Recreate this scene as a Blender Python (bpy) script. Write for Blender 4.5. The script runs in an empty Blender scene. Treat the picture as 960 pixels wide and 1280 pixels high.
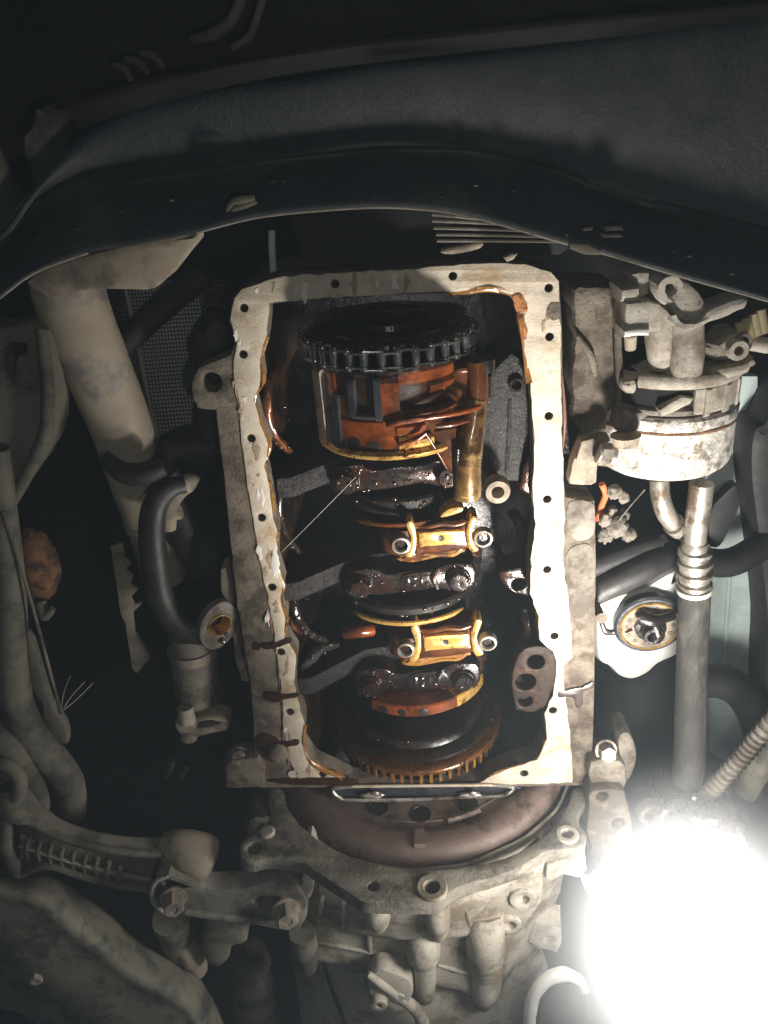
import bpy, bmesh, math, random
from mathutils import Vector, Matrix, noise
from mathutils.geometry import tessellate_polygon

random.seed(7)
sc = bpy.context.scene
COL = sc.collection
R_ = math.radians

# ------------------------------------------------------------------ camera
# world: X across the engine, Y towards the gearbox, Z up (the camera looks up from below)
FPX, TILT, DIST, Z0 = 1000.0, R_(26.0), 0.66, 1.0       # focal length in photo pixels, tilt, distance to pan rail, height of pan rail
FW = Vector((0, math.sin(TILT), math.cos(TILT)))
DN = Vector((0, math.cos(TILT), -math.sin(TILT)))
RT = Vector((1, 0, 0))
CAM = Vector((0, 0, Z0)) - FW * DIST
cd = bpy.data.cameras.new('camera')
cam = bpy.data.objects.new('camera', cd); COL.objects.link(cam)
cd.sensor_fit = 'VERTICAL'; cd.sensor_height = 36.0; cd.lens = 36.0 * FPX / 1280.0
cd.clip_start = 0.01; cd.clip_end = 60
up = -DN
cam.matrix_world = Matrix(((RT.x, up.x, -FW.x, CAM.x), (RT.y, up.y, -FW.y, CAM.y), (RT.z, up.z, -FW.z, CAM.z), (0, 0, 0, 1)))
sc.camera = cam

# ------------------------------------------------------------------ world, exposure
w = bpy.data.worlds.new('World'); sc.world = w; w.use_nodes = True
w.node_tree.nodes['Background'].inputs[0].default_value = (0.62, 0.85, 1.0, 1)
w.node_tree.nodes['Background'].inputs[1].default_value = 0.03
sc.view_settings.view_transform = 'Standard'; sc.view_settings.look = 'None'
sc.view_settings.exposure = 0.45; sc.view_settings.gamma = 1.0
sc.render.engine = 'CYCLES'
sc.cycles.use_denoising = True
sc.cycles.max_bounces = 6; sc.cycles.diffuse_bounces = 3; sc.cycles.glossy_bounces = 3
sc.cycles.sample_clamp_indirect = 4.0
LAMP_POWER = 42.0

# ------------------------------------------------------------------ photo pixel -> place
def ray(px, py):
    return RT * ((px - 480) / FPX) + DN * ((py - 640) / FPX) + FW
def U(px, py, z):
    d = ray(px, py); t = (Z0 + z - CAM.z) / d.z
    return CAM + d * t
def UP(px, py, p0, n):
    d = ray(px, py); t = (p0 - CAM).dot(n) / d.dot(n)
    return CAM + d * t
def UY(px, py, y):
    return UP(px, py, Vector((0, y, 0)), Vector((0, 1, 0)))
def MPP(p):                       # metres per photo pixel at point p
    return (p - CAM).dot(FW) / FPX
EA = R_(4.0)
EY = Vector((math.sin(EA), math.cos(EA), 0))     # engine axis (towards gearbox)
EX = Vector((math.cos(EA), -math.sin(EA), 0))
EZ = Vector((0, 0, 1))

# ------------------------------------------------------------------ geometry: every function returns (verts, faces)
def spline(pts, n=6, closed=False):
    P = [Vector(p) for p in pts]; out = []; m = len(P)
    segs = m if closed else m - 1
    for i in range(segs):
        if closed: a, b, c, d = P[(i-1) % m], P[i], P[(i+1) % m], P[(i+2) % m]
        else: a, b, c, d = P[max(i-1, 0)], P[i], P[i+1], P[min(i+2, m-1)]
        for k in range(n):
            t = k / n
            out.append(0.5 * ((2*b) + (c-a)*t + (2*a-5*b+4*c-d)*t*t + (3*b-a-3*c+d)*t**3))
    if not closed: out.append(P[-1])
    return out

def area2(l): return sum(l[i][0]*l[(i+1) % len(l)][1] - l[(i+1) % len(l)][0]*l[i][1] for i in range(len(l)))

def offset(l, b):
    n = len(l); out = []
    for i in range(n):
        p, q, r = l[i-1], l[i], l[(i+1) % n]
        e1 = (q - p); e2 = (r - q)
        if e1.length < 1e-9: e1 = e2
        if e2.length < 1e-9: e2 = e1
        e1 = e1.normalized(); e2 = e2.normalized()
        n1 = Vector((-e1.y, e1.x)); n2 = Vector((-e2.y, e2.x))
        s = n1 + n2
        if s.length < 1e-6: s = n1
        s.normalize(); k = max(0.45, s.dot(n1))
        out.append(q + s * (b / k))
    return out

def slab(outer, holes, frame, thick, bev, taper=0.0):
    """outer, holes: lists of 2D Vectors in metres; frame (o, e1, e2, n); n points away from the camera"""
    o, e1, e2, n = frame
    if area2(outer) < 0: outer = outer[::-1]
    holes = [h[::-1] if area2(h) > 0 else h for h in holes]
    loops = [outer] + holes
    bev = min(bev, thick * 0.45)
    V, F = [], []
    levels = []
    for phi in (0, 45, 90):
        levels.append((bev * (1 - math.sin(R_(phi))), bev * (1 - math.cos(R_(phi)))))
    levels.append((-taper, thick))
    ids = []
    for ins, dep in levels:
        row = []
        for li, l in enumerate(loops):
            q = offset(l, ins if li == 0 or ins >= 0 else 0.0) if abs(ins) > 1e-9 else l
            st = len(V)
            V += [o + e1*p.x + e2*p.y + n*dep for p in q]
            row.append((st, len(q)))
        ids.append(row)
    for a, b in zip(ids[:-1], ids[1:]):
        for (s1, m), (s2, _) in zip(a, b):
            for i in range(m):
                j = (i + 1) % m
                F.append((s1+i, s1+j, s2+j, s2+i))
    for row, rev in ((ids[0], False), (ids[-1], True)):
        polys = []; idx = []
        for s, m in row:
            polys.append([Vector(((V[s+i]-o).dot(e1), (V[s+i]-o).dot(e2), 0)) for i in range(m)])
            idx += list(range(s, s+m))
        for t in tessellate_polygon(polys):
            f = tuple(idx[k] for k in t)
            F.append(f[::-1] if rev else f)
    return V, F

def zframe(z): return (Vector((0, 0, Z0 + z)), Vector((1, 0, 0)), Vector((0, 1, 0)), Vector((0, 0, 1)))
def yframe(y): return (Vector((0, y, 0)), Vector((1, 0, 0)), Vector((0, 0, 1)), Vector((0, 1, 0)))
def nframe(p0, n):
    n = Vector(n).normalized(); e1 = n.orthogonal().normalized()
    ref = RT - n * RT.dot(n)
    if ref.length > 1e-3: e1 = ref.normalized()
    return (p0, e1, n.cross(e1), n)

def to2d(pts, frame):
    o, e1, e2, n = frame; out = []
    for px, py in pts:
        p = UP(px, py, o, n) - o
        out.append(Vector((p.dot(e1), p.dot(e2))))
    return out

def circ2(c, r, n=20): return [Vector((c.x + r*math.cos(2*math.pi*i/n), c.y + r*math.sin(2*math.pi*i/n))) for i in range(n)]

def plate(pts, frame, thick, holes=(), bev=0.0012, smooth=0, jitter=0.0, taper=0.0):
    """a plate cut to an outline given in photo pixels, lying in FRAME, of THICK metres; holes: (px, py, r_px) or lists of pixels"""
    if not isinstance(frame, tuple): frame = zframe(frame)
    P = to2d(pts, frame)
    if smooth: P = [Vector((p.x, p.y)) for p in spline([Vector((q.x, q.y, 0)) for q in P], smooth, True)]
    elif jitter:                                       # straight edges still get intermediate points
        Q = []
        for i in range(len(P)):
            a, b = P[i], P[(i+1) % len(P)]; k = max(1, int((b-a).length / 0.006))
            Q += [a.lerp(b, t/k) for t in range(k)]
        P = Q
    if jitter:
        P = [p + Vector((noise.noise(Vector((p.x*260, p.y*260, 3))), noise.noise(Vector((p.x*260, p.y*260, 9))))) * jitter for p in P]
    H = []
    for h in holes:
        if isinstance(h, tuple):
            c = to2d([(h[0], h[1])], frame)[0]
            o, e1, e2, n = frame
            r = h[2] * MPP(o + e1*c.x + e2*c.y)
            H.append(circ2(c, r, 18))
        else:
            q = to2d(h, frame)
            H.append(q)
    return slab(P, H, frame, thick, bev, taper)

def tube_w(path, radii, n=14, sub=6, cap=True, wob=0.0):
    P = spline(path, sub) if sub > 1 else [Vector(p) for p in path]
    if not hasattr(radii, '__len__'): radii = [radii] * len(path)
    rr = [v.x for v in spline([Vector((r, 0, 0)) for r in radii], sub)] if sub > 1 else list(radii)
    V, F = [], []
    t0 = (P[1] - P[0]).normalized(); u = t0.orthogonal().normalized()
    for i, p in enumerate(P):
        t = (P[min(i+1, len(P)-1)] - P[max(i-1, 0)])
        t = t.normalized() if t.length > 1e-9 else t0
        u = (u - t * u.dot(t)).normalized(); v = t.cross(u)
        for k in range(n):
            a = 2*math.pi*k/n
            r = rr[i] * (1 + wob * noise.noise(p*60 + Vector((math.cos(a), math.sin(a), 0))))
            V.append(p + (u*math.cos(a) + v*math.sin(a)) * r)
    for i in range(len(P)-1):
        for k in range(n):
            j = (k+1) % n
            F.append((i*n+k, i*n+j, (i+1)*n+j, (i+1)*n+k))
    if cap:
        F.append(tuple(range(n))[::-1]); F.append(tuple((len(P)-1)*n + k for k in range(n)))
    return V, F

def tube(path, radii_px, n=14, sub=6, cap=True, wob=0.0):
    """path: (px, py, z); radii in photo pixels"""
    W = [U(*p) for p in path]
    if not hasattr(radii_px, '__len__'): radii_px = [radii_px] * len(path)
    return tube_w(W, [r * MPP(p) for r, p in zip(radii_px, W)], n, sub, cap, wob)

def lathe(c, profile, axis=EY, t0=-180, t1=180, n=64, near=None, wob=0.0):
    """profile: (radius, height along axis); angle 0 points at NEAR (default: down, to the camera)"""
    axis = Vector(axis).normalized()
    dn = near if near is not None else -EZ
    dn = (dn - axis * dn.dot(axis)).normalized()
    sx = axis.cross(dn) * -1
    full = abs((t1 - t0) - 360) < 1e-6
    m = n if full else n + 1
    V, F = [], []
    for r, h in profile:
        for i in range(m):
            a = R_(t0 + (t1 - t0) * i / n)
            q = r
            if wob: q = r * (1 + wob * noise.noise(Vector((math.sin(a)*4, math.cos(a)*4, h*40))))
            V.append(c + axis*h + dn*(q*math.cos(a)) + sx*(q*math.sin(a)))
    for j in range(len(profile)-1):
        for i in range(n):
            k = (i+1) % m
            F.append((j*m+i, j*m+k, (j+1)*m+k, (j+1)*m+i))
    return V, F

def sector(c, r0, r1, h0, h1, t0, t1, n=20, axis=EY, bev=0.0008):
    """solid curved block of a drum: radii r0..r1, heights h0..h1, angles t0..t1"""
    V, F = [], []
    b = min(bev, (r1-r0)*0.45, (h1-h0)*0.45)
    prof = [(r0, h0), (r1-b, h0), (r1, h0+b), (r1, h1-b), (r1-b, h1), (r0, h1)]
    V, F = lathe(c, prof + [prof[0]], axis, t0, t1, n)
    m = n + 1; k = len(prof)
    F.append(tuple(j*m for j in range(k))); F.append(tuple(j*m + n for j in range(k))[::-1])
    return V, F

def loft(rows, sub=5, nx=40):
    """rows of (px, py, z) -> smooth sheet"""
    W = [spline([U(*p) for p in r], 8) for r in rows]
    G = []
    for r in W:
        G.append([r[min(len(r)-1, int(round(i*(len(r)-1)/nx)))] for i in range(nx+1)])
    cols = [spline([G[j][i] for j in range(len(G))], sub) for i in range(nx+1)]
    m = len(cols[0]); V = []; F = []
    for c in cols: V += c
    for i in range(nx):
        for j in range(m-1):
            F.append((i*m+j, (i+1)*m+j, (i+1)*m+j+1, i*m+j+1))
    return V, F

def ball(c, rad, n=16, wob=0.0, freq=40):
    rx = rad if hasattr(rad, '__len__') else (rad, rad, rad)
    V, F = [], []
    rings = n // 2
    for j in range(rings+1):
        ph = math.pi*j/rings
        for i in range(n):
            a = 2*math.pi*i/n
            d = Vector((math.sin(ph)*math.cos(a), math.sin(ph)*math.sin(a), math.cos(ph)))
            k = 1 + wob*noise.noise(c*freq + d*2.2)
            V.append(c + Vector((d.x*rx[0], d.y*rx[1], d.z*rx[2]))*k)
    for j in range(rings):
        for i in range(n):
            k = (i+1) % n
            F.append((j*n+i, j*n+k, (j+1)*n+k, (j+1)*n+i))
    return V, F

def hexhead(c, n_out, r, h, washer=1.3, wh=0.18):
    """a flanged hex bolt head; n_out points out of the surface"""
    n_out = Vector(n_out).normalized()
    V, F = lathe(c, [(r*washer, 0), (r*washer, h*wh*0.7), (r*washer*0.93, h*wh), (r*0.8, h*wh)], n_out, n=24, near=n_out.orthogonal())
    e1 = n_out.orthogonal().normalized(); e2 = n_out.cross(e1)
    prof = [(r, h*wh*0.9), (r, h*0.85), (r*0.86, h), (r*0.45, h), (r*0.4, h*0.93)]
    base = len(V)
    for q, hh in prof:
        for i in range(6):
            a = math.pi/3*i + 0.3
            V.append(c + n_out*hh + e1*q*math.cos(a) + e2*q*math.sin(a))
    for j in range(len(prof)-1):
        for i in range(6):
            k = (i+1) % 6
            F.append((base+j*6+i, base+j*6+k, base+(j+1)*6+k, base+(j+1)*6+i))
    F.append(tuple(base+(len(prof)-1)*6+i for i in range(6)))
    return V, F

def boss(px, py, z, ro, ri, h, axis=None, depth=None):
    """a round raised ring with a hole in it; radii in pixels, height towards the camera"""
    c = U(px, py, z); k = MPP(c); ro *= k; ri *= k
    ax = Vector(axis).normalized() if axis else -EZ
    d = depth if depth is not None else h
    return lathe(c, [(ro*1.04, 0), (ro, h*0.8), (ro*0.93, h), (ri*1.08, h), (ri, h*0.9), (ri, h-d), (0.0002, h-d)], ax, n=28, near=ax.orthogonal())

# ------------------------------------------------------------------ objects
def mesh_of(name, geos):
    V, F = [], []
    for v, f in geos:
        b = len(V); V += [tuple(p) for p in v]; F += [tuple(i+b for i in q) for q in f]
    me = bpy.data.meshes.new(name); me.from_pydata(V, [], F)
    bm = bmesh.new(); bm.from_mesh(me)
    bmesh.ops.remove_doubles(bm, verts=bm.verts, dist=1e-6)
    bmesh.ops.recalc_face_normals(bm, faces=bm.faces)
    bm.to_mesh(me); bm.free()
    return me

def obj(name, geos, m, parent=None, angle=38, kind=None, label=None, cat=None, group=None, origin=None):
    if isinstance(geos, tuple): geos = [geos]
    me = mesh_of(name, geos)
    xs = [v.co for v in me.vertices]
    if origin is None:
        c = Vector([(min(p[i] for p in xs) + max(p[i] for p in xs)) / 2 for i in range(3)])
    else: c = origin
    me.transform(Matrix.Translation(-c))
    me.shade_smooth(); me.set_sharp_from_angle(angle=R_(angle))
    me.materials.append(m)
    o = bpy.data.objects.new(name, me); COL.objects.link(o)
    put(o, c, parent)
    if kind: o['kind'] = kind
    if label: o['label'] = label
    if cat: o['category'] = cat
    if group: o['group'] = group
    return o

def wpos(o):
    p = Vector(o.location)
    while o.parent: o = o.parent; p += Vector(o.location)
    return p
def put(o, c, parent):
    if parent is not None:
        o.parent = parent; o.location = c - wpos(parent)
    else: o.location = c

def thing(name, label, cat, at, group=None):
    o = bpy.data.objects.new(name, None); COL.objects.link(o); o.empty_display_size = 0.03
    o.location = at; o['label'] = label; o['category'] = cat
    if group: o['group'] = group
    return o

def solid(o, t, off=-1):
    md = o.modifiers.new('thickness', 'SOLIDIFY'); md.thickness = t; md.offset = off
    return o

# ------------------------------------------------------------------ materials
def mat(name, c1, c2, scale=25, rough=0.6, rough2=None, metal=0.0, bump=0.25, bscale=350, dirt=None, damt=0.5, dscale=18,
        speck=None, samt=0.6, coat=0.0, spec=0.5, bdist=0.001, stretch=(1, 1, 1), contrast=0.18, crough=0.08):
    m = bpy.data.materials.new(name); m.use_nodes = True
    nt = m.node_tree; N = nt.nodes; L = nt.links
    b = N['Principled BSDF']
    geo = N.new('ShaderNodeNewGeometry')
    mp = N.new('ShaderNodeMapping'); mp.inputs['Scale'].default_value = stretch
    L.new(geo.outputs['Position'], mp.inputs[0])
    def nz(s, det=6, r=0.6):
        n = N.new('ShaderNodeTexNoise'); n.inputs['Scale'].default_value = s; n.inputs['Detail'].default_value = det
        n.inputs['Roughness'].default_value = r; L.new(mp.outputs[0], n.inputs['Vector']); return n
    def ramp(src, lo, hi):
        r = N.new('ShaderNodeMapRange'); r.inputs['From Min'].default_value = lo; r.inputs['From Max'].default_value = hi
        L.new(src, r.inputs['Value']); return r.outputs[0]
    def mix(f, a, c):
        x = N.new('ShaderNodeMix'); x.data_type = 'RGBA'; L.new(f, x.inputs['Factor'])
        for s, v in ((6, a), (7, c)):
            if isinstance(v, tuple): x.inputs[s].default_value = (*v, 1)
            else: L.new(v, x.inputs[s])
        return x.outputs[2]
    n1 = nz(scale)
    col = mix(ramp(n1.outputs[0], 0.5-contrast, 0.5+contrast), c1, c2)
    if dirt:
        n2 = nz(dscale, 8, 0.7)
        df = ramp(n2.outputs[0], 0.62-damt*0.3, 0.74-damt*0.3)
        col = mix(df, col, dirt)
    if speck:
        n3 = nz(scale*9, 4, 0.7)
        col = mix(ramp(n3.outputs[0], 0.66-samt*0.12, 0.72-samt*0.1), col, speck)
    L.new(col, b.inputs['Base Color'])
    n4 = nz(scale*2.3, 5)
    rr = N.new('ShaderNodeMapRange'); rr.inputs['From Min'].default_value = 0.3; rr.inputs['From Max'].default_value = 0.7
    rr.inputs['To Min'].default_value = rough; rr.inputs['To Max'].default_value = rough2 if rough2 is not None else min(1, rough*1.35)
    L.new(n4.outputs[0], rr.inputs['Value']); L.new(rr.outputs[0], b.inputs['Roughness'])
    b.inputs['Metallic'].default_value = metal
    b.inputs['Specular IOR Level'].default_value = spec
    b.inputs['Coat Weight'].default_value = coat; b.inputs['Coat Roughness'].default_value = crough
    if bump:
        n5 = nz(bscale, 5, 0.65); n6 = nz(bscale*0.22, 4)
        ad = N.new('ShaderNodeMath'); ad.operation = 'ADD'
        L.new(n5.outputs[0], ad.inputs[0]); L.new(n6.outputs[0], ad.inputs[1])
        bp = N.new('ShaderNodeBump'); bp.inputs['Strength'].default_value = bump; bp.inputs['Distance'].default_value = bdist
        L.new(ad.outputs[0], bp.inputs['Height']); L.new(bp.outputs[0], b.inputs['Normal'])
        if coat: L.new(bp.outputs[0], b.inputs['Coat Normal'])
    return m

M = {}
M['grime'] = mat('grimy_casting', (.115,.092,.068), (.19,.158,.118), 40, .75, 1, bump=.8, bscale=450, dirt=(.06,.043,.03), damt=.5, dscale=30, speck=(.06,.045,.03), samt=.5)
M['gasket'] = mat('gasket_face', (.42,.345,.25), (.60,.53,.43), 45, .4, .7, bump=.5, bscale=600, dirt=(.36,.25,.14), damt=.32, dscale=30, speck=(.12,.08,.045), samt=.3)
M['redseal'] = mat('red_sealant', (.20,.085,.06), (.26,.14,.10), 80, .6, bump=.3)
M['alu'] = mat('dusty_aluminium', (.34,.305,.25), (.46,.42,.355), 28, .6, .85, metal=.1, bump=.45, bscale=600, dirt=(.20,.165,.12), damt=.45, dscale=22, speck=(.12,.10,.08), samt=.45, bdist=.0014)
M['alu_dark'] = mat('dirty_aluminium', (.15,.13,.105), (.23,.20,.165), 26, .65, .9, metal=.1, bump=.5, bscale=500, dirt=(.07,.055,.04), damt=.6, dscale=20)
M['alu_bright'] = mat('rough_bright_aluminium', (.42,.39,.34), (.72,.69,.64), 110, .35, .7, metal=.3, bump=1.0, bscale=220, dirt=(.20,.16,.12), damt=.45, dscale=70, speck=(.15,.12,.09), samt=.4, bdist=.0015)
M['alu_clean'] = mat('clean_aluminium', (.62,.60,.56), (.74,.72,.69), 30, .35, .5, metal=.35, bump=.15, bscale=300)
M['tan'] = mat('dusty_tan_metal', (.27,.22,.16), (.36,.30,.225), 22, .75, 1, bump=.3, bscale=350, dirt=(.15,.12,.095), damt=.42, dscale=24)
M['tan_pipe'] = mat('dusty_exhaust_pipe', (.33,.27,.195), (.42,.35,.26), 20, .65, .9, bump=.2, bscale=300, dirt=(.20,.175,.17), damt=.42, dscale=20)
M['greytan'] = mat('dusty_painted_steel', (.13,.12,.092), (.19,.175,.13), 18, .7, .95, bump=.3, bscale=320, dirt=(.055,.05,.042), damt=.5, dscale=14)
M['subframe'] = mat('dusty_subframe_paint', (.15,.14,.105), (.22,.20,.15), 14, .6, .9, bump=.35, bscale=260, dirt=(.06,.06,.056), damt=.5, dscale=22)
M['oil_black'] = mat('oily_black_iron', (.008,.006,.005), (.02,.013,.009), 60, .22, .4, metal=.2, bump=.8, bscale=130, coat=.6, bdist=.0012, spec=.45, crough=.12)
M['oil_rough'] = mat('oily_rough_casting', (.008,.007,.006), (.024,.02,.018), 90, .3, .5, metal=0, spec=.3, bump=1.0, bscale=420, coat=.12, bdist=.0015, speck=(.012,.01,.008), samt=.7)
M['oil_wall'] = mat('oil_wet_crankcase_wall', (.016,.008,.004), (.05,.024,.009), 30, .25, .42, bump=.6, bscale=160, coat=.5, bdist=.0012, dirt=(.006,.005,.004), damt=.6, dscale=25)
M['oil_brown'] = mat('oil_varnished_brown', (.085,.024,.005), (.17,.055,.010), 45, .25, .45, metal=.35, bump=.35, bscale=90, coat=.9, dirt=(.05,.016,.005), damt=.45, dscale=38)
M['oil_orange'] = mat('oil_varnished_orange', (.17,.036,.007), (.34,.082,.012), 22, .2, .38, metal=.2, bump=.3, bscale=90, coat=1, dirt=(.09,.022,.005), damt=.5, dscale=30)
M['oil_gold'] = mat('oil_golden_metal', (.72,.40,.085), (.85,.58,.20), 70, .18, .4, metal=.6, bump=.35, bscale=110, coat=1, dirt=(.28,.11,.015), damt=.42, dscale=70)
M['oil_steel'] = mat('oily_dark_steel', (.018,.013,.011), (.05,.04,.036), 80, .14, .34, metal=.6, bump=.45, bscale=150, coat=1, crough=.06, bdist=.001, dirt=(.06,.02,.01), damt=.45, dscale=60)
M['oil_hoop'] = mat('oily_brown_hoop', (.10,.035,.01), (.22,.09,.02), 60, .2, .4, metal=.4, bump=.4, bscale=150, coat=1)
M['chain'] = mat('oily_chain_steel', (.16,.16,.165), (.32,.32,.325), 120, .18, .32, metal=.9, bump=.2, bscale=200, coat=.5)
M['steel'] = mat('worn_steel', (.36,.33,.29), (.48,.45,.40), 60, .35, .55, metal=.7, bump=.25, bscale=300, dirt=(.18,.13,.09), damt=.45, dscale=60)
M['bluegrey'] = mat('blue_grey_oily_frame', (.03,.032,.04), (.08,.08,.09), 60, .25, .4, metal=.4, bump=.4, bscale=140, coat=.7)
M['flex'] = mat('brown_oxide_flexplate', (.15,.108,.09), (.215,.16,.133), 30, .5, .7, metal=.1, bump=.4, bscale=350, dirt=(.07,.047,.038), damt=.45, dscale=30, speck=(.3,.24,.2), samt=.1)
M['plastic'] = mat('black_plastic', (.015,.020,.025), (.026,.032,.037), 16, .42, .66, bump=.8, bscale=420, dirt=(.05,.054,.052), damt=.36, dscale=11, speck=(.045,.048,.046), samt=.3, bdist=.0008)
M['rubber'] = mat('black_rubber', (.012,.012,.013), (.024,.023,.023), 30, .5, .75, bump=.25, bscale=260)
M['hose'] = mat('dusty_rubber_hose', (.018,.016,.014), (.04,.036,.032), 45, .6, .9, bump=.8, bscale=420, dirt=(.085,.073,.06), damt=.33, dscale=40, stretch=(1,.35,1))
M['glossblack'] = mat('glossy_black_pipe', (.012,.012,.013), (.03,.028,.028), 30, .38, .6, bump=.4, bscale=300, dirt=(.05,.045,.04), damt=.35)
M['mint'] = mat('pale_mint_panel', (.55,.65,.62), (.62,.72,.69), 9, .6, .8, bump=.1, bscale=150, dirt=(.42,.5,.47), damt=.42, dscale=7)
M['mesh'] = mat('grey_green_mesh', (.46,.55,.53), (.55,.64,.61), 20, .6, .8, bump=.15)
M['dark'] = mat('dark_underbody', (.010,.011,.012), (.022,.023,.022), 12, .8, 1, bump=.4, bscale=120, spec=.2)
M['rust'] = mat('rusty_joint', (.15,.066,.026), (.26,.125,.05), 90, .8, 1, bump=1, bscale=260, dirt=(.05,.03,.02), damt=.55, dscale=60, speck=(.06,.035,.02), samt=.6)
M['rust_wet'] = mat('wet_rust', (.34,.12,.03), (.5,.22,.06), 60, .3, .5, bump=.6, bscale=200, coat=.7, dirt=(.08,.02,.008), damt=.5, dscale=90)
M['wire'] = mat('dusty_wire', (.3,.28,.25), (.4,.38,.34), 60, .6, bump=0)
M['redwire'] = mat('red_cable', (.55,.10,.04), (.62,.15,.05), 60, .5, bump=0)
M['yellow'] = mat('yellowed_boot', (.34,.27,.15), (.42,.35,.21), 40, .7, bump=.3)
M['oil_drip'] = mat('brown_oil_drip', (.014,.005,.0025), (.04,.014,.005), 60, .3, .5, bump=.2, bscale=120, coat=.3)
M['amber'] = mat('amber_oil_film', (.22,.095,.02), (.38,.19,.045), 60, .15, .3, bump=.3, bscale=160, coat=1, dirt=(.08,.03,.008), damt=.5, dscale=60)
M['pump_dark'] = mat('dark_oily_pump_core', (.02,.008,.004), (.06,.02,.007), 40, .25, .4, bump=.3, bscale=120, coat=.6)
M['link'] = mat('forged_grey_link', (.20,.185,.155), (.29,.27,.235), 26, .5, .75, metal=.2, bump=.6, bscale=420, dirt=(.10,.085,.065), damt=.5, dscale=22, speck=(.07,.06,.05), samt=.4)
M['bead'] = mat('oil_bead', (.02,.009,.004), (.06,.026,.008), 60, .06, .1, metal=.2, bump=0, coat=1, crough=.02)
M['web_rough'] = mat('oily_rough_web', (.006,.005,.0045), (.03,.026,.024), 160, .3, .6, spec=.2, bump=1.0, bscale=320, coat=.1, bdist=.002, speck=(.09,.08,.075), samt=.35)
M['residue'] = mat('pale_gasket_residue', (.62,.58,.52), (.72,.68,.62), 80, .6, .8, bump=.6, bscale=500)
M['residue_brown'] = mat('brown_gasket_residue', (.26,.18,.11), (.40,.30,.20), 80, .6, .85, bump=.7, bscale=500, speck=(.1,.06,.03), samt=.5)
M['valve'] = mat('golden_brown_valve_tube', (.13,.065,.018), (.38,.24,.09), 26, .2, .45, metal=.4, bump=.3, bscale=120, coat=1, dirt=(.05,.02,.006), damt=.5, dscale=45)
M['passage'] = mat('oily_brown_grey_plate', (.016,.009,.006), (.045,.024,.015), 90, .5, .7, metal=0, bump=.9, bscale=160, coat=.04, dirt=(.015,.009,.006), damt=.5, dscale=70, spec=.12)
M['flange'] = mat('dirty_flange_casting', (.16,.145,.115), (.25,.23,.19), 30, .6, .9, metal=.1, bump=.9, bscale=420, dirt=(.075,.065,.05), damt=.5, dscale=26, speck=(.06,.05,.04), samt=.5, bdist=.0015)
M['web_black'] = mat('oil_black_web', (.006,.004,.003), (.014,.009,.006), 50, .45, .65, bump=.5, bscale=160, spec=.25)
M['hole'] = mat('bore_shade', (.01,.008,.007), (.018,.014,.012), 60, .4, .6, bump=.2)  # near-black for hole insides: their shade is put into the colour

def glow(name, colour, strength):
    m = bpy.data.materials.new(name); m.use_nodes = True
    nt = m.node_tree; b = nt.nodes['Principled BSDF']
    b.inputs['Base Color'].default_value = (.8, .8, .8, 1)
    b.inputs['Emission Color'].default_value = (*colour, 1); b.inputs['Emission Strength'].default_value = strength
    return m
M['led'] = glow('lamp_lens', (1.0, .955, .89), LAMP_POWER)

# ================================================================== work lamp (the lit lamp in the picture)
lp = U(874, 1190, -.205)
lamp = thing('work_lamp', 'lit white work lamp hanging beside the gearbox, glaring at the lens', 'lamp', lp)
obj('lens', ball(lp, (.052, .054, .045), 32), M['led'], lamp)
mk_ = bpy.data.materials.new('glare_halo'); mk_.use_nodes = True  # added scatter volume imitating glare round the lamp, denser towards its centre
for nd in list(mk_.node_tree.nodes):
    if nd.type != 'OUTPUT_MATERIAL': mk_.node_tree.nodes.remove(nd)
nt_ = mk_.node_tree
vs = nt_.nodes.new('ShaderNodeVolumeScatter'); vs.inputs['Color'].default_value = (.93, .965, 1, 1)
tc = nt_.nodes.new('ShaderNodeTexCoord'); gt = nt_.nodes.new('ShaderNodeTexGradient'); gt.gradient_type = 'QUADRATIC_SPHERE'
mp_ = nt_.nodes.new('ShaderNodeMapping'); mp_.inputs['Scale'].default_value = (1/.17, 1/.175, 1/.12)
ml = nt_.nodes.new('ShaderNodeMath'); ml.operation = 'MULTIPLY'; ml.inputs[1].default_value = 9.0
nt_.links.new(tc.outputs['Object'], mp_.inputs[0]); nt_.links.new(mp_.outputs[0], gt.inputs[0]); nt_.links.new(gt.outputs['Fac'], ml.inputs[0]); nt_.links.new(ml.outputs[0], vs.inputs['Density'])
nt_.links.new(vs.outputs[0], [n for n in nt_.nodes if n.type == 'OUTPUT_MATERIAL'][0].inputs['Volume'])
obj('glare_halo', ball(lp, (.17, .175, .12), 40), mk_, lamp)
obj('lamp_body', lathe(lp + Vector((.05, .055, -.012)), [(.0002, .09), (.02, .085), (.03, .06), (.034, .03), (.046, .012), (.052, 0), (.046, -.006), (.02, -.008)], (.7, .7, -.15), n=32), M['rubber'], lamp)
# the lamp's beam, thrown at the crankcase
sd = bpy.data.lights.new('lamp_beam', 'SPOT'); sd.energy = 20; sd.spot_size = R_(75); sd.spot_blend = 1.0; sd.shadow_soft_size = .03; sd.color = (1, .955, .89)
so_ = bpy.data.objects.new('lamp_beam', sd); COL.objects.link(so_)
tgt = U(670, 690, 0); dr = (tgt - lp).normalized()
so_.location = lp + dr*.04 + Vector((-.01, -.03, -.13)); dr = (tgt - so_.location).normalized(); so_.rotation_euler = dr.to_track_quat('-Z', 'Y').to_euler()
# added fill light beside the camera, no visible source: soft weak front light
fd = bpy.data.lights.new('front_fill', 'POINT'); fd.energy = 1.15; fd.shadow_soft_size = .006; fd.color = (1, .96, .9)
fo = bpy.data.objects.new('front_fill', fd); COL.objects.link(fo); fo.location = CAM + RT*.05 + DN*.06

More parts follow.
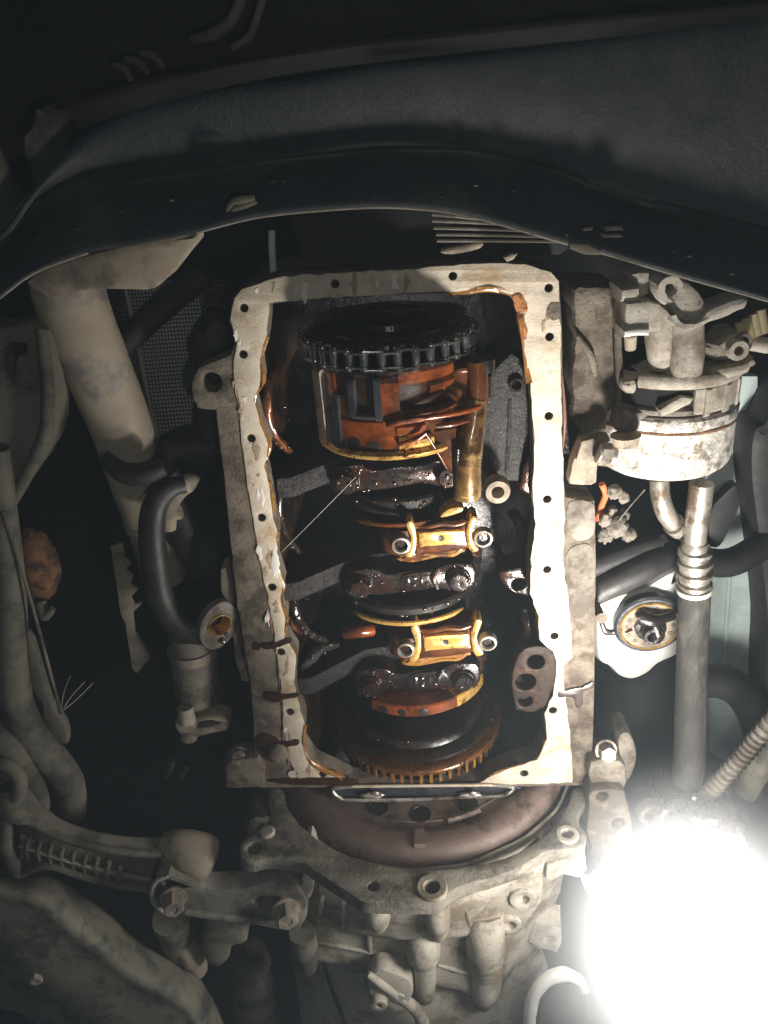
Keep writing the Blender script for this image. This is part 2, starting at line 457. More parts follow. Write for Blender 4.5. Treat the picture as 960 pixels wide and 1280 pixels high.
# ================================================================== engine block
block = thing('engine_block', 'engine block with its oil pan removed, open crankcase inside a scraped cream gasket rim', 'engine', U(500, 660, 0))
OUT = [(290,371),(302,359),(345,346),(420,340),(520,335),(600,327),(655,330),(688,339),(699,350),(703,420),(703,520),(705,600),
       (707,622),(743,626),(745,700),(744,800),(742,900),(740,982),(600,985),(440,985),(330,985),(283,985),(279,957),(288,950),(318,946),(316,900),(312,850),(303,800),(297,760),(290,705),
       (284,640),(280,600),(275,560),(269,513),(248,512),(241,498),(239,476),(247,460),(266,452),(288,443),(294,425),(286,402)]
INN = [(338,380),(400,374),(500,368),(560,366),(610,362),(641,370),(650,395),(655,440),(662,480),(665,520),(667,570),(664,620),(669,655),(663,700),(662,742),
       (672,770),(674,800),(690,815),(695,840),(690,870),(680,893),(683,925),(670,950),(640,958),(612,970),(604,979),(440,979),(425,970),(395,957),(380,935),(381,905),
       (375,882),(368,855),(371,820),(357,797),(358,772),(351,748),(355,731),(346,703),(347,664),(341,640),(339,612),(331,583),(337,556),(326,530),(318,500),(329,476),(326,450),(334,420)]
HOLES = [(304,443),(314,548),(327,647),(340,734),(351,815),(362,890),(366,968),(403,968),(305,385),(419,355),(566,345),(686,360),(687,421),(686,520),(684,624),(684,712),(693,795),(691,888),(655,967)]
hl = [(x, y, 5.5) for x, y in HOLES]
obj('pan_rail', plate(OUT, .0015, .022, [INN, (265,478,12.5), (752,797-24,5.5)] + [(x, y, 4.2) for x, y in HOLES], bev=.0015, jitter=.0012), M['grime'], block)
GO = [(292,372),(303,361),(345,347),(420,341),(520,336),(600,328),(655,331),(688,340),(698,352),(701,420),(702,520),(704,600),(706,640),(704,700),(709,740),(714,790),(715,822),
      (704,832),(706,870),(713,920),(716,978),(640,981),(604,982),(598,980),(610,972),(640,959),(671,951),(684,925),(681,893),(691,870),(696,840),(691,815),(675,800),(673,770),(663,742),(664,700),(670,655),(665,620),(668,570),(666,520),
      (663,480),(656,440),(651,395),(642,369),(610,361),(560,365),(500,367),(400,373),(337,379),(333,420),(325,450),(328,476),(317,500),(325,530),(336,556),(330,583),(338,612),(340,640),(346,664),(345,703),(354,731),(350,748),(357,772),(356,797),(370,820),
      (367,855),(374,882),(380,905),(379,935),(394,958),(424,971),(442,979),(430,982),(375,981),(362,950),(355,905),(351,860),(344,800),(334,745),(329,720),(323,690),(314,640),(307,590),(303,555),(299,520),(295,490),(291,450),(296,430),(288,400)]
obj('gasket_face', plate(GO, 0, .0013, hl, bev=.0004, jitter=.0015), M['gasket'], block)
# worn trace of red sealant along the outer side of the scraped face
seal = [(299,445),(297,480),(303,515),(303,540),(309,575),(313,620),(320,665),(326,700),(332,730),(338,770),(345,800),(349,840),(353,880),(357,920),(362,955)]
obj('sealant_bead', tube([(x-1, y, .0022) for x, y in seal], [1.6,2.6,3.6,1.2,2,.8,1.6,2.4,.8,1.8,1,2.2,1.6,3,2], 8, 4, wob=.8), M['redseal'], block)
obj('sealant_bead', tube([(703,470,.0014),(705,500,.0012),(706,530,.0012),(704,560,.0014)], [.6,1.8,1.8,.6], 8, 4, wob=.5), M['redseal'], block)
for seg, r_ in (([(334,420),(326,450),(329,476),(318,500),(326,530),(337,556),(331,583),(339,612),(341,640)], 3.2), ([(347,664),(346,703),(355,731),(351,748),(358,772),(357,797),(371,820)], 2.6),
                ([(560,366),(610,362),(636,366),(648,380),(652,400),(655,440),(661,478)], 3.6), ([(683,925),(670,950),(640,958),(612,970)], 2.4), ([(381,905),(380,935),(395,957),(425,970),(440,979)], 3.0)):
    obj('oil_film', tube([(x, y, .0018) for x, y in seg], [r_*(.6+.8*random.random()) for _ in seg], 8, 4, wob=.7), M['amber'], block)
# ragged patches of grime stuck on the flange
def patch(pts, z, m, name='oil_stain', par=block, t=.0008):
    return obj(name, plate(pts, z, t, bev=.0004, smooth=4, jitter=.0012), m, par)
patch([(348,802),(362,797),(364,803),(350,808),(338,812),(327,811),(328,806),(338,805)], -.0006, M['oil_drip'])
patch([(317,803),(325,805),(324,813),(317,812)], .0008, M['oil_drip'])
patch([(332,868),(345,866),(360,868),(373,866),(372,871),(358,874),(345,878),(333,876)], -.0006, M['oil_drip'])
patch([(320,926),(330,918),(345,922),(352,928),(372,924),(373,931),(360,934),(350,940),(335,936),(322,940)], -.0006, M['oil_drip'])
patch([(335,976),(355,974),(400,972),(440,974),(446,979),(430,982),(360,981)], -.0006, M['oil_drip'])
patch([(698,866),(715,862),(728,859),(741,853),(742,860),(730,864),(728,880),(722,886),(716,872),(700,872)], -.0006, M['oil_drip'])
patch([(640,372),(652,368),(660,385),(655,398),(660,415),(656,425),(651,410),(646,392)], -.0008, M['rust_wet'], 'rust_patch')
patch([(690,378),(699,380),(700,398),(692,400),(683,396),(684,384)], -.0004, M['grime'], 'grime_patch')
patch([(709,690),(735,680),(744,700),(740,750),(725,790),(712,760),(707,720)], .0008, M['alu_dark'], 'grime_patch')
patch([(712,628),(742,630),(742,668),(722,676),(710,660)], .0009, M['alu_dark'], 'grime_patch')
rnd = random.Random(11)
LC = [(302,420),(300,470),(306,520),(313,575),(322,620),(330,680),(338,715),(344,765),(352,840),(360,880),(368,925),(380,972)]
TC = [(320,364),(360,360),(400,357),(450,354),(500,351),(540,349)]
RC = [(672,350),(680,395),(678,470),(684,560),(690,660),(695,750)]
k_ = 0
for line, cnt, w_ in ((LC, 34, 11), (TC, 9, 7), (RC, 6, 9)):
    for _ in range(cnt):
        i = rnd.randrange(len(line)-1); t_ = rnd.random()
        x = line[i][0]*(1-t_) + line[i+1][0]*t_ + rnd.uniform(-w_, w_); y = line[i][1]*(1-t_) + line[i+1][1]*t_ + rnd.uniform(-4, 4)
        if any((x-a)**2 + (y-b)**2 < 169 for a, b in HOLES): continue
        n_ = 11; a0 = rnd.uniform(1.5, 6); b0 = a0*rnd.uniform(1.2, 4.0)
        pts = [(x + a0*math.cos(6.283*q/n_)*rnd.uniform(.3, 1.25), y + b0*math.sin(6.283*q/n_)*rnd.uniform(.3, 1.25)) for q in range(n_)]
        patch(pts, -.0002 - .00003*(k_ % 9), M[('residue_brown', 'residue')[k_ % 2]], 'gasket_residue', t=.0005); k_ += 1
# outer side of the block and the walls of the crankcase
def ring_wall(pts, z0, z1, t, name, m):
    fr = zframe(z0); P = to2d(pts, fr)
    if area2(P) < 0: P = P[::-1]
    return obj(name, slab(P, [offset(P, t)], fr, z1 - z0, .0005), m, block)
ring_wall([p for p in OUT if not (p[0] < 284 and p[1] < 515) and not (p[0] < 317 and 940 < p[1] < 990 and p[0] < 300)], .0235, .13, .004, 'outer_wall', M['alu_dark'])
fr = zframe(.0235); P = to2d(INN, fr); P = P if area2(P) > 0 else P[::-1]
Pi = offset(P, .016)
wv = [fr[0] + Vector((q.x, q.y, 0)) for q in P] + [fr[0] + Vector((q.x, q.y, .05)) for q in offset(P, .009)] + [fr[0] + Vector((q.x, q.y, .12)) for q in Pi]
m_ = len(P); wf = [(a*m_+i, a*m_+(i+1) % m_, (a+1)*m_+(i+1) % m_, (a+1)*m_+i) for a in (0, 1) for i in range(m_)]
obj('crankcase_wall', (wv, wf), M['oil_wall'], block, angle=70)
obj('crankcase_roof', plate([(300,350),(700,340),(735,990),(330,990)], .15, .01), M['oil_black'], block)
# cylinder bore mouths in the roof
for cy in (520, 655, 785, 905):
    c = U(512 + (cy-727)*.07, cy, .148)
    obj('bore_mouth', lathe(c, [(.049, -.0005), (.043, -.002), (.041, .004), (.041, .012)], -EZ, n=40, near=EX), M['oil_steel'], block)

# main bearing webs
A0 = U(511, 727, .05); A0.z = Z0 + .085
def axis_at(y): return A0 + EY * ((y - A0.y) / EY.y)
def eframe(y): return (axis_at(y), EX, EZ, EY)
def web(py, pxl, pxr, zl=.02, zr=.03):
    y = U(510, py, .05).y
    c = axis_at(y); o = c
    xl = U(pxl, py, zl).x - c.x; xr = U(pxr, py, zr).x - c.x
    zc = Z0 + .055 - c.z
    pts = [Vector(p) for p in [(xl, Z0+zl-c.z), (xl+.012, Z0+zl+.001-c.z), (-.047, zc), (-.03, zc+.003), (.03, zc+.003), (.047, zc), (xr-.012, Z0+zr+.002-c.z), (xr, Z0+zr-c.z), (xr, .065), (xl, .065)]]
    return obj('bearing_web', slab(pts, [], (c - EY*.009, EX, EZ, EY), .018, .002), M['web_rough'], block)
web(580, 345, 560, .014, .06); web(706, 352, 580, .014, .06); web(822, 372, 590, .014, .06)
# crankcase casting ribs that catch the light
def rib(path, r, m='oil_wall'):
    return obj('casting_rib', tube(path, r, 10, 6, wob=.15), M[m], block)
rib([(345,455,.05),(336,480,.03),(334,510,.025),(341,540,.03),(362,565,.045)], [5,6,6.5,6,5], 'oil_brown')
rib([(338,470,.045),(332,500,.03),(335,530,.035),(350,556,.05)], [6,8,8,6])
rib([(362,598,.04),(351,618,.03),(349,640,.028),(356,664,.035),(374,690,.05)], [4,5,5.5,5,4], 'oil_steel')
rib([(345,600,.045),(342,625,.04),(346,650,.045)], [8,9,8], 'oil_brown')
rib([(372,735,.04),(368,755,.03),(376,778,.03),(392,795,.04),(408,800,.05)], [4,5,5.5,5,4], 'oil_steel')
rib([(366,745,.05),(362,765,.045),(368,790,.05),(386,806,.06)], [7,8,8,7], 'oil_brown')
rib([(376,838,.04),(388,852,.035),(404,846,.045),(428,828,.06)], [9,11,10,8], 'oil_brown')
rib([(420,805,.06),(398,812,.045),(376,838,.03)], [6,8,8], 'oil_rough')
rib([(645,440,.05),(655,480,.03),(660,530,.03),(655,580,.04)], [5,5,5,5])
rib([(640,640,.06),(652,660,.045),(655,700,.05)], [7,7,7])
rib([(655,760,.05),(662,790,.045),(650,808,.05)], [7,7,7])
# lug with a hole on the far wall
obj('drilled_lug', plate([(624,718),(640,712),(662,711),(663,743),(650,744),(634,736)], .022, .03, [(648,731,8)], bev=.002, smooth=3, jitter=.001), M['oil_steel'], block)
# rear corners of the crankcase
obj('seal_housing', plate([(404,962),(425,940),(440,955),(455,985),(410,985)], .03, .05, bev=.003, smooth=3), M['oil_rough'], block)
obj('seal_housing', plate([(610,985),(618,950),(640,930),(668,940),(668,962),(632,985)], .03, .05, bev=.003, smooth=3), M['oil_rough'], block)

# main bearing caps
def cap(py, pxl, pxr, marks=True):
    z = .036
    c = (pxl + pxr) / 2; s = -.07; Y = lambda x, d: py + (x - c) * s + d
    pts = [(pxl-20, Y(pxl-20, -6)), (pxl-14, Y(pxl-14, -17)), (pxl+16, Y(pxl+16, -19)), (pxl+34, Y(pxl+34, -11)), (c, Y(c, -13)), (pxr-30, Y(pxr-30, -13)), (pxr-14, Y(pxr-14, -18)),
           (pxr+16, Y(pxr+16, -16)), (pxr+22, Y(pxr+22, 2)), (pxr+14, Y(pxr+14, 15)), (pxr-16, Y(pxr-16, 15)), (pxr-34, Y(pxr-34, 10)), (c, Y(c, 14)), (pxl+30, Y(pxl+30, 16)), (pxl+10, Y(pxl+10, 15)), (pxl-14, Y(pxl-14, 14))]
    b = obj('bearing_cap', plate(pts, z, .035, bev=.0035, smooth=3, jitter=.0008), M['oil_steel'], block)
    for bx in (pxl, pxr):
        p = U(bx, Y(bx, 0), z)
        obj('cap_bolt', [lathe(p, [(.0115,-.002),(.0115,.003),(.0105,.0045),(.0098,.0045),(.0095,.008),(.0082,.0098),(.004,.0102),(.0002,.0098)], -EZ, n=28, near=EX, wob=.05)], M['oil_steel'], b)
    if marks:
        m = c + 14
        obj('cast_pad', plate([(m-22, Y(m-22, -8)), (m+20, Y(m+20, -9)), (m+21, Y(m+21, 9)), (m-20, Y(m-20, 11))], z-.0015, .003, bev=.001, smooth=3), M['oil_steel'], b)
        for k, (dx, dy, a, bb) in enumerate([(-15,0,3,8),(-7,-4,4,3),(-7,5,4,3),(2,0,2.5,8),(9,-5,4,2.5),(9,4,4,2.5),(16,0,2.5,8)]):
            q = U(m+dx, Y(m+dx, dy), z-.0022); k2 = MPP(q)
            obj('cast_mark', ball(q, (a*k2*.8, bb*k2*.8, .0016), 10, .3, 300), M['chain'], b)
        obj('arched_rib', tube([(pxr-26, Y(pxr-26, -13), z-.001), (pxr-31, Y(pxr-31, -2), z-.003), (pxr-26, Y(pxr-26, 11), z-.001)], [3, 4, 3], 8), M['oil_steel'], b)
    return b
cap(597, 433, 560, False); cap(727, 450, 573); cap(852, 463, 579)

# front plate with its boss, and hollow sleeve
fp = obj('timing_plate', plate([(606,500),(612,470),(628,452),(640,440),(651,450),(656,470),(661,505),(658,545),(650,585),(648,602),(616,602),(603,592),(600,540)], .012, .03, [(645,480,5.5)], bev=.002, jitter=.001), M['oil_rough'], block)
obj('plate_boss', boss(645,480,.012,9.5,5.5,.004,depth=.015), M['oil_steel'], fp)
obj('raised_edge', tube([(637,500,.0125),(636,540,.0125),(633,592,.0125)], 3.0, 8), M['oil_rough'], fp)
obj('oil_sleeve', boss(620,608,-.004,16,7.5,.012,depth=.03), M['tan'], block)
obj('web_fillet', plate([(655,585),(664,570),(667,600),(664,618),(650,612),(652,600)], .01, .03, bev=.002, smooth=3), M['oil_steel'], block)

# oil passage plate with three holes
op = obj('oil_passage_plate', plate([(640,848),(645,826),(655,812),(672,808),(688,812),(696,828),(694,852),(688,868),(680,884),(662,891),(646,884),(641,866)], -.0015, .012, [(670,828,11),(657,853,13),(657,877,9)], bev=.0015, smooth=3, jitter=.001), M['passage'], block)
obj('passage_wall', plate([(638,846),(650,810),(692,810),(698,850),(682,890),(645,888)], .03, .01), M['hole'], block)
# lugs and bolts round the rear of the block
obj('corner_lug', plate([(282,957),(290,950),(322,948),(330,960),(330,984),(283,985)], -.006, .02, bev=.002, jitter=.0012), M['grime'], block)
b = U(299, 945, .004); obj('corner_bolt', hexhead(b, (0,-.55,-.8), .0075, .009), M['alu_dark'], block)
obj('corner_stud', ball(U(346,940,.0), (.011,.012,.008), 14, .25, 60), M['grime'], block)
# broken strips of the side casting
obj('side_strip', plate([(276,712),(283,710),(290,738),(292,756),(285,758),(276,740)], .01, .02, bev=.0015, jitter=.001), M['tan'], block)
obj('side_strip', plate([(290,790),(297,795),(303,820),(312,853),(302,852),(294,825)], .01, .02, bev=.0015, jitter=.001), M['tan'], block)

# ================================================================== crankshaft
crank = thing('crankshaft', 'oil covered crankshaft with amber counterweights and a toothed ring inside the crankcase', 'crankshaft', axis_at(U(510,700,0).y))
y0 = U(510, 400, .05).y; y1 = U(528, 978, .05).y
obj('main_shaft', lathe(axis_at(0), [(.0002, y0), (.028, y0), (.028, y1), (.0002, y1)], n=40), M['web_black'], crank)
def cweight(py, znear, r, th, m, t0=-75, t1=75, prof=None):
    y = U(520, py, znear).y; c = axis_at(y)
    return obj('counterweight', sector(c, .02, r, -th, 0, t0, t1, 30, bev=.0022), M[m], crank)
cweight(646, .03, .054, .016, 'web_black', -80, 60)
cweight(772, .018, .066, .010, 'web_black', -80, 70)
# amber rims catching the light at the edge of the webs
def crim(py, z, r, t0, t1, rad, m='oil_gold'):
    y = U(520, py, z).y; c = axis_at(y)
    pts = [c - EZ*(r*math.cos(R_(a))) + EX*(r*math.sin(R_(a))) for a in [t0 + (t1-t0)*i/10 for i in range(11)]]
    return obj('machined_edge', tube_w(pts, [rad*.3] + [rad]*9 + [rad*.3], 8, 3), M[m], crank)
crim(655, .02, .066, -42, 20, .0022, 'oil_brown')
crim(781, .013, .0695, -50, 45, .0024, 'oil_gold')
crim(760, .02, .06, -60, -25, .002, 'oil_brown')
# crank pins under the rod caps
for py, zz in ((672,.05),(803,.05)):
    c = axis_at(U(555,py,.03).y) - EZ*.042
    obj('crank_pin', lathe(c, [(.0002,-.012),(.024,-.012),(.024,.012),(.0002,.012)], n=32), M['oil_brown'], crank)
# rear counterweight with drilled holes
yb = U(528, 897, .012).y; cb = axis_at(yb)
cwb = obj('drilled_counterweight', sector(cb, .02, .073, -.013, 0, -37, 66, 40, bev=.0015), M['oil_orange'], crank)
obj('counterweight_step', sector(cb, .02, .0742, -.0145, -.001, 32, 66, 14, bev=.0012), M['oil_gold'], crank)
for a in (-26, -11, 5):
    p = cb + EY*-.006 - EZ*(.0733*math.cos(R_(a))) + EX*(.0733*math.sin(R_(a)))
    nrm = (-EZ*math.cos(R_(a)) + EX*math.sin(R_(a)))
    obj('balance_hole', lathe(p, [(.0042,-.001),(.0042,.0002),(.0036,.0005),(.0002,.0004)], nrm, n=18, near=EY), M['hole'], cwb)  # not cut: a dark disc stands for the shade in the hole
# seal flange and toothed ring
yr = U(529, 973, .004).y; cr = axis_at(yr)
rr = .089
obj('crank_flange', lathe(cr, [(.02,-.034),(.062,-.034),(.066,-.031),(.068,-.026),(.078,-.0245),(.0805,-.0225),(.0805,-.020),(.076,-.0185),(.076,-.012),(.02,-.012)], n=80), M['oil_wall'], crank)
rg = obj('toothed_ring', lathe(cr, [(.069,-.0165),(rr-.003,-.0165),(rr-.001,-.0155),(rr,-.014),(rr,-.0115),(rr-.0025,-.0115),(.069,-.0125),(.069,-.0165)], n=96), M['oil_hoop'], crank)
obj('ring_web', lathe(cr, [(.03,-.012),(rr-.006,-.012),(rr-.005,-.001),(.03,-.001)], n=80), M['oil_black'], rg)
NT = 58; tm = None
for i in range(NT):
    a = -180 + 360*i/NT
    if abs(a) > 112: continue
    if tm is None:
        tm = mesh_of('tooth', [sector(Vector((0,0,0)), rr-.0038, rr, -.0118, 0, -1.0, 1.0, 2, bev=.0006)])
        tm.shade_smooth(); tm.set_sharp_from_angle(angle=R_(35)); tm.materials.append(M['amber'])
    o = bpy.data.objects.new('tooth', tm); COL.objects.link(o); put(o, cr, rg)
    o.rotation_mode = 'AXIS_ANGLE'; o.rotation_axis_angle = (R_(-a), EY.x, EY.y, EY.z)
obj('counterweight_lobe', tube([(432,791,.055),(448,789,.05),(466,787,.055)], [8,9,8], 12), M['oil_orange'], crank)

# ================================================================== connecting rods
def rod(px, py, label, stub):
    z = .013
    t = thing('connecting_rod', label, 'connecting rod', U(px, py, z+.03), 'connecting rods of the crankshaft')
    s = -.085
    Q = lambda pts: [(px + x, py + y + x*s) for x, y in pts]
    # saddle body
    obj('rod_cap', plate(Q([(-34,-17),(-20,-13),(0,-15),(20,-13),(36,-18),(38,4),(38,16),(20,19),(0,20),(-20,19),(-36,20),(-38,4)]), z+.006, .03, bev=.005, smooth=3), M['oil_brown'], t)
    obj('cap_shoulder', plate(Q([(-40,10),(-30,16),(0,17),(22,14),(30,12),(28,20),(16,27),(-4,26),(-30,29),(-46,28),(-58,22)]), z+.010, .02, bev=.005, smooth=3), M['amber'], t)
    obj('cap_band', tube([(x, y, z+zz) for (x, y), zz in zip(Q([(-34,-18),(-18,-16),(0,-18),(18,-16),(34,-20)]), (.008,.006,.006,.006,.008))], [3,4,4,4,3], 10), M['oil_brown'], t)
    obj('cap_pad', plate(Q([(-28,-4),(-24,-9),(22,-8),(27,-5),(27,6),(22,9),(-20,9),(-27,9)]), z, .012, [(px-1, py, 3.2)], bev=.0015, smooth=2), M['oil_gold'], t)
    obj('oil_hole', lathe(U(px-1, py, z+.001), [(.0022,0),(.0002,-.0002)], -EZ, n=12, near=EX), M['hole'], t)
    for sg in (-1, 1):
        obj('bolt_seat', plate(Q([(sg*33,-16),(sg*38,-25),(sg*45,-21),(sg*41,-9),(sg*39,0),(sg*42,10),(sg*47,19),(sg*39,22),(sg*33,15),(sg*31,0)]), z+.001, .018, bev=.0025, smooth=3), M['oil_gold'], t)
        bx, by = Q([(sg*51, 0)])[0]
        c = U(bx, by, z+.008)
        n = obj('nut', lathe(c, [(.0086,0),(.0086,.006),(.0078,.008),(.0062,.0085),(.0056,.007),(.0054,.003)], -EZ, n=24, near=EX), M['steel'], t)
        obj('stud', hexhead(c + EZ*.001, -EZ, .0046, .0055, 1.1), M['oil_steel'], n)
    if stub:
        bx, by = Q([(40, 20)])[0]
        obj('rod_shank', tube([(bx+4, by, z+.02), (bx+3, by+14, z+.045), (bx, by+28, z+.06)], [7,6,6], 10), M['oil_steel'], t)
    return t
rod(552, 673, 'golden connecting rod cap in the middle of the crankcase, nearer the oil pump', True)
rod(558, 803, 'golden connecting rod cap beside the drilled counterweight and toothed ring', True)
rd = thing('connecting_rod', 'connecting rod mostly hidden under the oil pump, one amber edge showing', 'connecting rod', U(565,640,.03), 'connecting rods of the crankshaft')
obj('rod_cap', plate([(552,643),(562,636),(578,634),(578,640),(562,646),(550,648)], .022, .02, bev=.002, smooth=3), M['oil_gold'], rd)

# ================================================================== oil pump, sprocket, chain
pz = .016; pr = .0625
pc = U(492, 520, -.04); pc.z = Z0 + pz
pump = thing('oil_pump', 'amber oil pump with ribbed drum body and a slim valve tube', 'oil pump', pc)
def pang(px): return math.degrees(math.asin(max(-1, min(1, (px - 495) / 107.0))))
def ph(py, z=-.04): return (U(495, py, z).y - pc.y)
h = ph
obj('pump_core', lathe(pc, [(.0002,h(464)),(pr-.0065,h(464)),(pr-.0065,h(560)),(pr-.010,h(574)),(.0002,h(574))], n=64), M['pump_dark'], pump)
def pp(name, x0, x1, ya, yb, r0, r1, m, bev=.0015):
    return obj(name, sector(pc, r0, r1, h(ya), h(yb), pang(x0), pang(x1), 14, bev=bev), M[m], pump)
pp('pump_collar', 393, 602, 461, 470, .04, pr-.004, 'oil_black')
pp('body_rim', 398, 560, 562, 572, .04, pr+.001, 'oil_gold', .0025)
pp('side_frame', 392, 404, 468, 572, .04, pr, 'steel', .002)
pp('body_panel', 404, 418, 468, 515, .04, pr-.004, 'oil_orange')
pp('body_rib', 414, 424, 496, 566, .04, pr-.001, 'bluegrey', .002)
pp('body_panel', 424, 500, 524, 564, .04, pr-.003, 'oil_orange')
pp('body_panel', 424, 440, 498, 526, .04, pr-.004, 'oil_brown')
wn = pp('window_frame', 438, 446, 474, 522, .04, pr-.002, 'bluegrey', .002)
pp('window_frame', 472, 481, 470, 524, .04, pr-.001, 'bluegrey', .002)
pp('window_frame', 440, 480, 515, 523, .04, pr-.002, 'bluegrey', .002)
pp('window_back', 444, 474, 470, 516, .04, pr-.0065, 'oil_wall')
pp('body_rib', 481, 504, 472, 530, .04, pr-.002, 'oil_orange', .003)
pp('body_panel', 504, 576, 462, 482, .04, pr-.002, 'oil_orange', .003)
pp('body_lobe', 544, 577, 480, 499, .04, pr-.002, 'oil_orange', .004)
pp('body_panel', 504, 590, 514, 524, .04, pr-.001, 'oil_brown', .003)
pp('body_panel', 498, 535, 528, 545, .04, pr-.001, 'oil_orange', .003)
pp('body_ledge', 500, 545, 546, 563, .04, pr-.001, 'oil_gold', .003)
pp('body_panel', 536, 572, 526, 566, .04, pr-.006, 'oil_brown')
# rounded ridges
def ridge(path, r, m, name='casting_ridge'):
    return obj(name, tube([(x, y, z-.010) for x, y, z in path], r, 10), M[m], pump)
ridge([(484,532,-.0355),(500,527,-.037),(540,521,-.036),(576,515,-.028),(600,508,-.02)], [5,4.5,4,4,4], 'oil_orange')
ridge([(498,556,-.036),(520,549,-.037),(532,541,-.037)], [3,3.5,3], 'oil_orange')
ridge([(545,533,-.034),(565,530,-.032),(586,525,-.026)], [3,4,3], 'oil_brown')
ridge([(533,543,-.033),(545,562,-.028),(560,588,-.018)], [1.6,2,1.6], 'oil_brown', 'brace')
obj('brace_web', plate([(533,540),(572,534),(572,600),(560,590)], -.034, .03, bev=.004, smooth=0), M['oil_brown'], pump)
for x, y in ((440,556),(466,559)):
    a = R_(pang(x)); p = pc + EY*h(y) - EZ*((pr-.0035)*math.cos(a)) + EX*((pr-.0035)*math.sin(a))
    obj('port', lathe(p, [(.0062,0),(.006,.0006),(.0052,.0008),(.0002,.0006)], (-EZ*math.cos(a)+EX*math.sin(a)), n=18, near=EY), M['hole'], pump)
# valve tube
vt = obj('valve_tube', tube([(596,500,-.024),(592,530,-.028),(586,560,-.031),(584,590,-.032),(584,617,-.032),(584,622,-.032)], [12,15,18,18,17,15], 22, wob=.05), M['valve'], pump)
obj('valve_neck', tube([(596,452,-.018),(597,480,-.02),(596,506,-.024)], [14,14,12], 18, wob=.06), M['oil_brown'], pump)
obj('neck_web', plate([(560,468),(590,458),(606,462),(606,520),(600,560),(572,600),(562,560),(560,520)], -.022, .04, bev=.004, smooth=2), M['oil_brown'], pump)
obj('tube_band', tube([(572,560,-0.0380),(572,600,-0.0360)], [4,4], 10), M['oil_black'], vt)
obj('tube_cap', tube([(584,614,-0.0322),(584,621,-0.0322)], [17,15], 20, 1), M['oil_gold'], vt)
obj('neck_ring', tube([(606,470,-0.0160),(607,495,-0.0160)], [9,9], 14, 1), M['oil_steel'], vt)
obj('neck_ring', tube([(606,448,-0.0180),(606,464,-0.0180)], [13,13], 16, 1), M['oil_black'], vt)

sc_c = pc + EY*(U(490,452,-.05).y - pc.y)
spr = thing('pump_sprocket', 'black oily sprocket on the front of the oil pump', 'sprocket', sc_c)
rs = .0615
prof = []
sv, sf = [], []
NTEE = 34
teeth2 = []
for i in range(NTEE*4):
    a = 2*math.pi*i/(NTEE*4); r = rs - .0005 + (.0025 if i % 4 in (1, 2) else -.002)
    teeth2.append(Vector((r*math.sin(a), -r*math.cos(a))))
obj('toothed_disc', slab(teeth2, [], (sc_c - EY*.0095, EX, EZ, EY), .005, .0006), M['oil_black'], spr)
obj('sprocket_hub', lathe(sc_c - EY*.0095, [(.0002,-.006),(.013,-.006),(.017,-.004),(.018,0),(.03,.0005),(.032,-.0015),(.045,-.0015),(.046,.0005)], n=40), M['oil_black'], spr)
for k in range(6):
    a = R_(60*k+20); p = sc_c - EY*.0097 + EX*(.038*math.sin(a)) - EZ*(.038*math.cos(a))
    obj('lightening_hole', lathe(p, [(.0075,-.0018),(.006,-.002),(.0002,-.0019)], EY, n=16), M['hole'], spr)

ch = thing('drive_chain', 'oily steel roller chain wrapped round the oil pump sprocket', 'chain', sc_c)
NL = 34; pitch = 2*math.pi/NL; rc = rs + .0025
def link_mesh(outer):
    geos = []
    hw = .0066 if outer else .005
    for s in (-1, 1):
        L = rc*pitch*.5
        pts = []
        for k in range(24):
            a = 2*math.pi*k/24
            e = math.cos(a); 
            x = L*(1 if e > 0 else -1)*.92 + .0040*math.cos(a); zz = .0040*math.sin(a)*(1 if abs(e) > .25 else .82)
            pts.append(Vector((x, zz)))
        geos.append(slab(pts, [], (Vector((0,0,0)) + EY*(s*hw) - EY*.0007 - EZ*rc, EX, EZ, EY), .0014, .0003))
    for s in (-1, 1):
        x = s*rc*pitch*.46
        geos.append(lathe(EX*x - EZ*rc, [(.0002,-.0085),(.0019,-.0085),(.0019,.0085),(.0002,.0085)] if outer else [(.0001,-.0048),(.0033,-.0048),(.0033,.0048),(.0001,.0048)], n=14))
    me = mesh_of('link', geos); me.shade_smooth(); me.set_sharp_from_angle(angle=R_(35)); me.materials.append(M['chain'])
    return me
lm = [link_mesh(True), link_mesh(False)]
for i in range(NL):
    a = -180 + 360*i/NL
    if abs(a) > 125: continue
    o = bpy.data.objects.new('link', lm[i % 2]); COL.objects.link(o); put(o, sc_c - EY*.001, ch)
    o.rotation_mode = 'AXIS_ANGLE'; o.rotation_axis_angle = (R_(-a), EY.x, EY.y, EY.z)

# ================================================================== rear of the engine: tray strip, flexplate, gearbox
yf = U(535, 985, 0).y + .004
tray = thing('seal_tray', 'bright thin metal tray along the rear edge of the crankcase, above the flexplate', 'tray', U(527, 990, -.002))
obj('tray_floor', plate([(418,984),(638,982),(638,990),(622,996),(432,998),(420,992)], .001, .002, bev=.0006, smooth=2), M['bluegrey'], tray)
obj('tray_rim', tube([(440,983,-.001),(418,985,-.001),(416,990,-.002),(424,997,-.003),(440,1000,-.003),(530,999,-.003),(620,996,-.003),(634,992,-.003),(640,984,-.001),(610,981,-.001)], 2.6, 8, 4, wob=.3), M['steel'], tray)
obj('tray_edge', tube([(440,983,-.0015),(520,982,-.0015),(610,981,-.0015)], 2.0, 8, 2), M['gasket'], tray)
for x in (466, 588):
    obj('tray_clip', [ball(U(x, 994, -.003), (.012,.004,.003), 12, .5, 200), ball(U(x+3, 992, -.005), (.004,.003,.002), 10)], M['steel'], tray)

ax = axis_at(yf)
fx = thing('flexplate', 'brown oxidised drive plate with bolt holes inside the bell housing', 'drive plate', ax + EY*.01)
